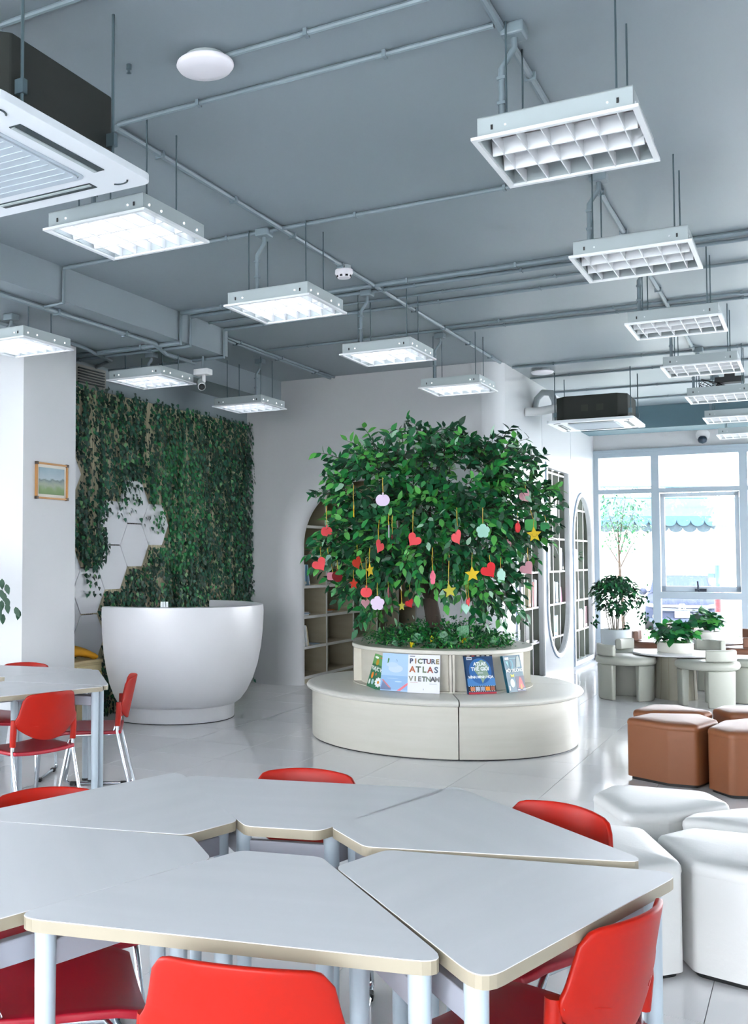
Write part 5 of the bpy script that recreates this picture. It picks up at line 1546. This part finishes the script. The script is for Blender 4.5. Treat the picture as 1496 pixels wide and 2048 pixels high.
# ------------------------------------------------------------------ other plants
def bushy(name, label, origin, radius, height, n_, lsize, stems, mats=LEAFM, cat='plant', group=None, pal=(0, 1, 1, 2, 2, 3), seed=1, droop=.3, single=True, tmpl=LT):
    r = np.random.default_rng(seed)
    t = thing(name, label, cat, origin, group=group)
    O = np.array(origin)
    its = []
    for k in range(n_):
        v = r.normal(size=3); v /= np.linalg.norm(v); v[2] = abs(v[2]) if r.random() < .8 else v[2] * .5
        rr = r.uniform(.5, 1.0)
        p = O + np.array([v[0] * radius * rr, v[1] * radius * rr, height * .45 + v[2] * height * .55 * rr])
        d = np.array([v[0], v[1], v[2] * .4 - droop]) + r.normal(size=3) * .35
        its.append((p, frame_from(d, np.array([v[0] * .5, v[1] * .5, 1.0]) + r.normal(size=3) * .3), lsize * r.uniform(.75, 1.2), int(r.choice(pal))))
    for k in range(stems):
        i = its[r.integers(len(its))]
        g = G(); q = i[0] - O; g.tube([(0, 0, 0), tuple(q * np.array([.3, .3, .6])), tuple(q)], [.004, .003, .002], 5); g.build('stem', mat('stem_green', '3c6a3a', .6), t, smooth=60)
    if single:
        me = LMESH if mats is LEAFM else leaf_meshes(tmpl, 'leaf', mats)
        for i in its: put_leaf(t, O, i, me)
    else:
        many_leaves('leaf_mass', tmpl, [(p - O, R_, s_, m) for p, R_, s_, m in its], mats, t)
    return t
bushy('pothos_plant', 'bushy green pothos in the drum on the cream chairs table', (-1.33, 12.0, .545), .21, .28, 170, .10, 12, seed=2, pal=(0, 1, 1, 2, 2, 3), mats=list(LEAFM), tmpl=leaf_template(1, .9, .1, .22))
bushy('pothos_plant', 'bushy green pothos in the drum on the brown chairs table', (-1.2, 13.95, .58), .18, .27, 140, .10, 10, seed=3, pal=(0, 1, 1, 2, 2, 3), mats=list(LEAFM), tmpl=leaf_template(1, .9, .1, .22))
g = G(); g.lathe([(0, 0), (.07, 0), (.09, .05), (.085, .05), (.07, .01), (0, .01)], 20)
tag(g.build('inner_pot', m_trim, smooth=50, loc=(-1.2, 13.95, .56)), 'small white inner pot under the far pothos', 'pot')
# ficus in the big white pot
POT = (-2.05, 12.8)
t = thing('floor_pot', 'tall white cylinder pot under the ficus by the window', 'pot', (POT[0], POT[1], 0))
g = G(); g.lathe([(0, 0), (.13, 0), (.15, .03), (.168, .60), (.17, .655), (.16, .66), (.15, .655), (.148, .6), (0, .6)], 40); g.build('pot', mat('pot_white', 'c8d2d8', .45), t, smooth=40)
g = G(); g.lathe([(0, .602), (.149, .602)], 24); g.build('soil', mat('red_soil', '4a2a22', .9), t)
fic = thing('ficus', 'multi-stemmed ficus with dark leaves in the tall white pot', 'plant', (POT[0], POT[1], .60))
rf = np.random.default_rng(8)
O = np.array([POT[0], POT[1], .60])
its = []
for k in range(13):
    a = rf.uniform(0, 2 * PI); r0 = rf.uniform(.01, .08)
    e = np.array([math.cos(a) * rf.uniform(.05, .28), math.sin(a) * rf.uniform(.05, .25), rf.uniform(.35, .62)])
    g = G(); g.tube([(r0 * math.cos(a), r0 * math.sin(a), 0), tuple(np.array([r0 * 1.6 * math.cos(a), r0 * 1.6 * math.sin(a), .2])), tuple(e)], [.007, .006, .003], 6); g.build('stem', mat('ficus_stem', '8a8478', .7), fic, smooth=60)
for k in range(1150):
    v = rf.normal(size=3); v /= np.linalg.norm(v); rr = rf.uniform(.35, 1) ** .5
    p = O + np.array([v[0] * .27 * rr, v[1] * .27 * rr, .48 + v[2] * (.22 if v[2] > 0 else .26) * rr])
    if v[2] < -.2 and rf.random() < .45: continue
    d = np.array([v[0], v[1], -.6]) + rf.normal(size=3) * .4
    its.append((p, frame_from(d, np.array([v[0] * .4, v[1] * .4, 1.0]) + rf.normal(size=3) * .3), rf.uniform(.05, .072), int(rf.choice([0, 0, 0, 1, 1, 2]))))
for (x0, z0, n_) in ((.30, .22, 12), (.33, .40, 12), (.38, .16, 6), (-.25, .15, 14), (.12, .08, 12)):
    for k in range(n_):
        p = O + Rg * (x0 + rf.normal() * .03) + Zu * (z0 + rf.normal() * .05) + Dp * rf.normal() * .03
        its.append((p, frame_from(np.array([rf.normal(), rf.normal(), -1.2]), np.array([0, -1, .3])), rf.uniform(.04, .06), int(rf.choice([0, 1]))))
many_leaves('leaf_mass', LT, [(p - O, R_, s_, m) for p, R_, s_, m in its], LEAFM, fic)
RLM = leaf_meshes(LT, 'leaf', [mat('leaf_red', 'b06a4a', .5)])
for k in range(8):
    p = O + Rg * (.0 + rf.uniform(-.02, .17)) + Zu * (.69 + rf.normal() * .015); put_leaf(fic, O, (p, frame_from(rf.normal(size=3), Zu), .045, 0), RLM)
# plant at the left frame edge
bp = thing('weeping_fig', 'dark hanging leaves of a plant cut by the left frame edge', 'plant', (-5.33, 5.74, 0))
O = np.array([-5.33, 5.74, 0.0])
g = G(); g.lathe([(0, 0), (.14, 0), (.18, .3), (.17, .3), (0, .27)], 24); g.build('pot', MATS['pot_white'], bp, smooth=40)
for (dx, dy, dz) in ((-.1, .05, 1.6), (-.08, -.05, 1.45), (.0, .1, 1.3)):
    g = G(); g.tube([(0, 0, .25), (dx * .3, dy * .3, .8), (dx, dy, dz)], [.012, .009, .004], 6); g.build('stem', MATS['ficus_stem'], bp, smooth=60)
its = []
for k in range(110):
    x = rf.uniform(-.34, .02); z = rf.uniform(1.0, 1.55)
    p = O + Rg * (x) + Zu * z + Dp * rf.normal() * .08
    its.append((p, frame_from(np.array([rf.normal() * .4, rf.normal() * .4, -1.0]), -Dp + rf.normal(size=3) * .4), rf.uniform(.06, .085), int(rf.choice([0, 0, 1]))))
for (x, z) in ((.12, 1.34), (.15, 1.30), (.155, 1.2), (.12, 1.18), (.22, 1.13), (.25, 1.11), (.13, 1.08), (.09, 1.12), (.05, 1.25), (.06, 1.15), (.04, 1.05), (.09, 1.38), (.08, 1.31), (.11, 1.26), (.07, 1.22), (.13, 1.24), (.1, 1.15), (.03, 1.35), (.02, 1.29), (.16, 1.16)):
    p = O + Rg * x + Zu * z; its.append((p, frame_from(np.array([rf.normal() * .3, 0, -1.0]), -Dp), .085, 0))
for i in its: put_leaf(bp, O, i)
# small plants in the built-in shelves
def shelf_pot(label, y, z, r0, h, n_, seed, pal=(0, 1, 2)):
    g = G(); g.lathe([(0, 0), (.035, 0), (.045, .07), (.038, .07), (0, .06)], 16)
    tag(g.build('shelf_pot', m_trim, smooth=50, loc=(XO - .19, y, z + .001)), 'small white pot under the ' + label, 'pot')
    bushy('shelf_plant', label, (XO - .19, y, z + .07), r0, h, n_, .075, 4, seed=seed, pal=pal, droop=.2)
shelf_pot('trailing fern on the second shelf of the square topped bookcase', 13.55, 1.742, .17, .25, 60, 21)
shelf_pot('leafy plant at the right of the square topped bookcase', 14.02, 1.742, .14, .2, 40, 22)
shelf_pot('small dark plant between the binders', 13.66, 1.325, .10, .24, 26, 23)
shelf_pot('thin hanging plant near the top of the window side arch', 15.30, 1.742, .08, .22, 16, 24)
shelf_pot('broad leafed plant on the window side arch shelf', 15.35, 1.325, .14, .22, 40, 25)
shelf_pot('bronze leafed plant behind the dusty pink heart', 11.8, 1.325, .16, .24, 34, 26, pal=(0, 0, 1))
for k, y in enumerate((13.16, 13.58)):
    g = G(); pa_ = [(XO - .08, y + .02 * math.sin(a), 1.743 + .02 + a * .035) for a in (0, .6, 1.2, 1.8, 2.4, 3.0)]
    g.tube(pa_, [.01, .022, .026, .02, .012, .004], 8); tag(g.build('white_vase', m_trim, smooth=70), ['slim white curved vase at the left under the fern', 'slim white curved vase at the middle under the fern'][k], 'vase')
# ------------------------------------------------------------------ outside the window
m_pave = mat('outside_paving', 'c9c9c4', .8, noise=('bdbdb6', (.6, .6, .6), .3))
g = G(); g.box(-60, 60, -60, 80, -.3, -.15)
struct(g.build('ground_outside', m_pave))
g = G(); g.box(-12, 12, YW + 5.2, YW + 6.6, -.15, -.12)
tag(g.build('grass_strip', mat('grass', '4f6a3c', .9, noise=('5f7a48', (8, 8, 8), .3))), 'strip of grass across the yard outside', 'grass', kind='stuff')
g = G(); g.box(-4.0, 4.2, YW + .9, YW + 2.6, 3.42, 3.5)
struct(g.build('eave_outside', mat('eave_grey', '7c8890', .6)))
def op(px, py, w):
    """outside point: sheet coordinates and distance"""
    q = Vector((0, 0, EYE)) + (fw + rt * ((px - 413.6) / 2053) - up * ((py - 1028.3) / 2053)) * w
    return q
# low plants outside the glass
ro = np.random.default_rng(15)
its = []
for k in range(420):
    p = np.array([ro.uniform(-2.9, .6), YW + ro.uniform(.5, 1.4), ro.uniform(-.1, .32)])
    its.append((p, frame_from(ro.normal(size=3) + np.array([0, 0, .5]), Zu), ro.uniform(.06, .12), int(ro.choice([1, 2, 3, 3]))))
tag(many_leaves('low_hedge', LT, its, LEAFM), 'low light green plants growing outside under the window', 'hedge', kind='stuff')
# car facing the window
WC = 22.5
c0 = op(1363, 1150, WC)
car = thing('parked_car', 'dark blue car parked outside facing the window', 'car', (c0.x, c0.y, -.15), YAW - .42)
m_car = mat('car_paint', '343a4a', .75, spec=.08)
m_cargl = mat('car_glass', '3c4658', .8, spec=.05)
W2 = .74
sec = [(-.0, .22, .42, .96), (.05, .2, .62, 1.0), (.25, .2, .72, 1.02), (.9, .2, .86, 1.02), (3.4, .2, .9, 1.0), (3.9, .25, .7, .95)]
v, f = [], []
NP = 12
for y, z0, z1, ws in sec:
    for k in range(NP):
        a = 2 * PI * k / NP
        cx = math.copysign(abs(math.cos(a)) ** .35, math.cos(a)); sz_ = math.copysign(abs(math.sin(a)) ** .4, math.sin(a))
        v.append((cx * W2 * ws, y, (z0 + z1) / 2 + sz_ * (z1 - z0) / 2))
f = [(i * NP + k, i * NP + (k + 1) % NP, (i + 1) * NP + (k + 1) % NP, (i + 1) * NP + k) for i in range(len(sec) - 1) for k in range(NP)] + [tuple(range(NP)), tuple((len(sec) - 1) * NP + k for k in range(NP))]
g = G(); g.add(v, f); g.build('body', m_car, car, smooth=50)
cab = [(.85, .84, .66), (1.35, 1.22, .58), (2.3, 1.26, .57), (3.2, .92, .62)]
v = [(s1 * w_ * (1.0 if z_ == 'b' else 1), y, (.84 if z_ == 'b' else z)) for y, z, w_ in cab for s1 in (-1, 1) for z_ in ('b', 't')]
f = []
for i in range(3):
    a = i * 4; b = a + 4
    f += [(a + 1, a + 3, b + 3, b + 1), (a, a + 1, b + 1, b), (a + 2, b + 2, b + 3, a + 3)]
g = G(); g.add(v, f); g.build('cabin', m_car, car, smooth=30)
g = G(); g.add([(-.58, .86, .865), (.58, .86, .865), (.52, 1.335, 1.20), (-.52, 1.335, 1.20)], [(0, 1, 2, 3)]); o = g.build('windscreen', m_cargl, car); o.location = (0, -.012, .008)
m_crm = mat('car_chrome', 'd8dce0', .15, metal=.9)
g = G(); g.box(-.62, .62, -.05, .02, .545, .60); g.build('chrome_bar', m_crm, car, bevel=.01)
g = G(); g.box(-.5, .5, -.035, .02, .46, .53); gr_ = g.build('grille', mat('car_grille', '3c475f', .4), car)
for k in range(3):
    g = G(); g.box(-.48, .48, -.045, -.03, .475 + k * .02, .482 + k * .02); g.build('grille_bar', m_crm, gr_)
# emblem: a framed letter-like H badge
g = G(); g.plate(roundpoly([(-.075, .50), (.075, .50), (.06, .63), (-.06, .63)], .02), [roundpoly([(-.062, .512), (.062, .512), (.049, .618), (-.049, .618)], .014)], -.075, -.05, XZ)
g.add([(x, y, z) for y in (-.075, -.055) for x, z in ((-.045, .52), (-.025, .52), (-.022, .555), (.022, .555), (.025, .52), (.045, .52), (.036, .61), (.018, .61), (.02, .575), (-.02, .575), (-.018, .61), (-.036, .61))], [tuple(range(12)), tuple(range(23, 11, -1))] + [(k, (k + 1) % 12, 12 + (k + 1) % 12, 12 + k) for k in range(12)])
g.build('badge', m_crm, car)
for s1 in (-1, 1):
    g = G(); g.add([(s1 * .50, -.03, .53), (s1 * .72, .06, .56), (s1 * .71, .06, .64), (s1 * .52, -.02, .61), (s1 * .50, .04, .53), (s1 * .72, .12, .56), (s1 * .71, .12, .64), (s1 * .52, .05, .61)], [(0, 1, 2, 3), (7, 6, 5, 4), (0, 4, 5, 1), (1, 5, 6, 2), (2, 6, 7, 3), (3, 7, 4, 0)]); g.build('headlight', mat('headlight_glass', '9aa8b8', .08), car)
    g = G(); g.lathe([(0, -.05), (.06, -.05), (.085, 0), (.06, .06), (0, .07)], 14); o = g.build('mirror', m_car, car, smooth=60); o.location = (s1 * .80, .95, .86); o.rotation_euler = (PI / 2, 0, 0)
    g = G(); g.box(min(s1 * .6, s1 * .78), max(s1 * .6, s1 * .78), .93, .97, .84, .87); g.build('mirror_arm', m_car, car)
    for yy in (.62, 3.1):
        g = G(); g.tube([(s1 * .58, yy, .24), (s1 * .76, yy, .24)], .24, 20); w_ = g.build('wheel', m_dark, car, smooth=30)
        g = G(); g.tube([(s1 * .765, yy, .24), (s1 * .77, yy, .24)], .15, 16); g.build('hub', m_crm, w_)
    g = G(); g.tube([(s1 * .55, -.02, .34), (s1 * .55, -.045, .34)], .05, 12); g.build('fog_lamp', m_crm, car)
g = G(); g.box(-.15, .15, -.075, -.06, .33, .47); pl_ = g.build('number_plate', mat('plate_white', 'dfe4ea', .4), car)
txt(pl_, '35A', .0, .433, .062, '6a7486', bold=.001, y=-.077); txt(pl_, '515.42', .0, .367, .062, '6a7486', bold=.001, y=-.077)
g = G(); g.box(-.66, .66, -.02, .02, .22, .30); g.build('lower_intake', MATS['car_grille'], car)
# banded bollard and grey post
b0 = op(1437, 1262, 19.5)
t = thing('banded_post', 'tall grey post with red and white bands outside the window', 'post', (b0.x, b0.y, -.15))
m_pr, m_pw, m_pg = mat('post_red', 'a82830', .5), mat('post_white', '6a8494', .5), mat('post_grey', '34526a', .5)
g = G(); g.tube([(0, 0, 0), (0, 0, 1.5)], .05, 16); g.build('pole', m_pg, t, smooth=40)
for k, (z0, z1, m) in enumerate(((0.14, .25, m_pr), (.25, .60, m_pw), (.60, .98, m_pr))):
    g = G(); g.tube([(0, 0, z0), (0, 0, z1)], .055, 16); g.build('band', m, t, smooth=40)
g = G(); g.box(-.16, -.05, -.03, .03, 1.25, 1.34); g.build('hinge_box', m_pg, t)
# young tree outside
q0 = op(1248, 1240, 18.2)
t = thing('young_tree', 'young sapling outside behind the ficus', 'tree', (q0.x, q0.y, -.15))
O = np.array([q0.x, q0.y, -.15])
m_sap = mat('sapling_bark', '4a3c30', .8)
g = G(); g.tube([(0, 0, 0), (-.02, 0, .8), (-.06, 0, 1.5), (-.08, 0, 2.3)], [.035, .03, .022, .008], 8); g.build('trunk', m_sap, t, smooth=70)
for (x, z, l_) in ((.3, 2.1, 1.45), (-.38, 2.0, 1.5), (.2, 2.5, 1.7), (-.28, 2.55, 1.75), (.05, 2.75, 1.9)):
    g = G(); g.tube([(-.05, 0, l_), (x * .5 - .03, .05, (l_ + z) / 2 + .05), (x, .1, z)], [.012, .009, .004], 6); g.build('branch', m_sap, t, smooth=70)
its = []
for k in range(900):
    v = ro.normal(size=3); v /= np.linalg.norm(v); rr = ro.uniform(0, 1) ** .5
    p = O + Rg * (v[0] * .55 * rr - .03) + Dp * v[1] * .45 * rr + Zu * (2.28 + v[2] * .6 * rr)
    its.append((p, frame_from(np.array([v[0], v[1], -.3]) + ro.normal(size=3) * .5, Zu), ro.uniform(.05, .085), int(ro.choice([0, 1, 1, 2]))))
many_leaves('leaf_mass', LT, [(p - O, R_, s_, m) for p, R_, s_, m in its], LEAFM, t)
# scalloped blue canopy with truss
WA = 27.0
m_blue = mat('awning_blue', '40566a', .9, spec=.05)
m_blg = mat('awning_valance', '3c474d', .9, spec=.05)
a0_ = op(1100, 1000, WA)
aw = thing('blue_awning', 'long blue canopy with a scalloped edge outside', 'awning', (a0_.x, a0_.y, 0), YAW)
LA = 7.0
zt0, zt1 = 2.92, 2.56
g = G(); g.add([(0, .0, zt1), (LA, 0, zt1), (LA, 2.2, zt0 + .25), (0, 2.2, zt0 + .25), (0, .0, zt1 - .02), (LA, 0, zt1 - .02), (LA, 2.2, zt0 + .23), (0, 2.2, zt0 + .23)], [(0, 1, 2, 3), (7, 6, 5, 4), (0, 4, 5, 1), (1, 5, 6, 2), (2, 6, 7, 3), (3, 7, 4, 0)]); g.build('canopy', m_blue, aw)
nsc = 19; ws = LA / nsc
for k in range(nsc):
    x0 = k * ws
    pts = [(x0, 2.58), (x0, 2.47)] + [(x0 + ws * (.5 - .5 * math.cos(PI * i / 8)), 2.47 - .16 * math.sin(PI * i / 8)) for i in range(1, 8)] + [(x0 + ws, 2.47), (x0 + ws, 2.58)]
    g = G(); g.plate(pts, [], -.012, .0, XZ); g.build('scallop', m_blue, aw)
    x0 += ws * .5
    pts = [(x0, 2.50), (x0, 2.28)] + [(x0 + ws * (.5 - .5 * math.cos(PI * i / 8)), 2.28 - .13 * math.sin(PI * i / 8)) for i in range(1, 8)] + [(x0 + ws, 2.28), (x0 + ws, 2.50)]
    g = G(); g.plate(pts, [], .04, .05, XZ); g.build('valance_scallop', m_blg, aw)
m_trs = mat('truss_grey', '3f5a6c', .5)
for z_ in (2.86, 3.16):
    g = G(); g.tube([(0, .9, z_ + .25), (LA, .9, z_ + .25)], .025, 6); g.build('truss_chord', m_trs, aw)
for k in range(16):
    xa, xb = k * LA / 16, (k + 1) * LA / 16
    g = G(); g.tube([(xa, .9, 3.11), (xb, .9, 3.41)] if k % 2 else [(xa, .9, 3.41), (xb, .9, 3.11)], .015, 5); g.build('truss_web', m_trs, aw)
    g = G(); g.tube([(xa, .9, 3.11), (xa, .9, 3.41)], .012, 5); g.build('truss_web', m_trs, aw)
for x_ in (.6, 6.6):
    g = G(); g.tube([(x_, 1.0, -.15), (x_, 1.0, 3.1)], .04, 8); g.build('post', m_trs, aw)
# pale building far behind
m_bld = mat('far_render', 'd0cec6', .8, noise=('c4c2b8', (.3, .3, .3), .3))
bb = op(1300, 1114, 46)
bl = thing('far_building', 'pale sunlit building far behind the yard', 'building', (bb.x, bb.y, -.15), YAW)
g = G(); g.box(-12, 14, 0, 5, 0, 3.0); g.build('wall', m_bld, bl)
for k in range(8):
    g = G(); g.box(-10 + k * 3, -8.8 + k * 3, -.04, .02, 1.1, 2.3); w_ = g.build('window', mat('far_frame', 'd0d6da', .5), bl)
    g = G(); g.box(-9.9 + k * 3, -8.9 + k * 3, -.05, -.03, 1.2, 2.2); g.build('pane', mat('far_glass', 'b4c4d0', .2), w_)
g = G(); g.box(-12.3, 14.3, -.4, 5.3, 3.0, 3.15); g.build('roof', m_bld, bl)
# second car edge and low black socket box
t = thing('floor_box', 'small black box on the floor by the window corner', 'box', (-2.74, 15.93, 0))
g = G(); g.box(-.06, .06, -.05, .05, 0, .12); g.build('case', m_dark, t, bevel=.006); g = G(); g.box(-.045, .045, -.053, -.05, .02, .1); g.build('face', mat('box_face', '24282a', .3), t)
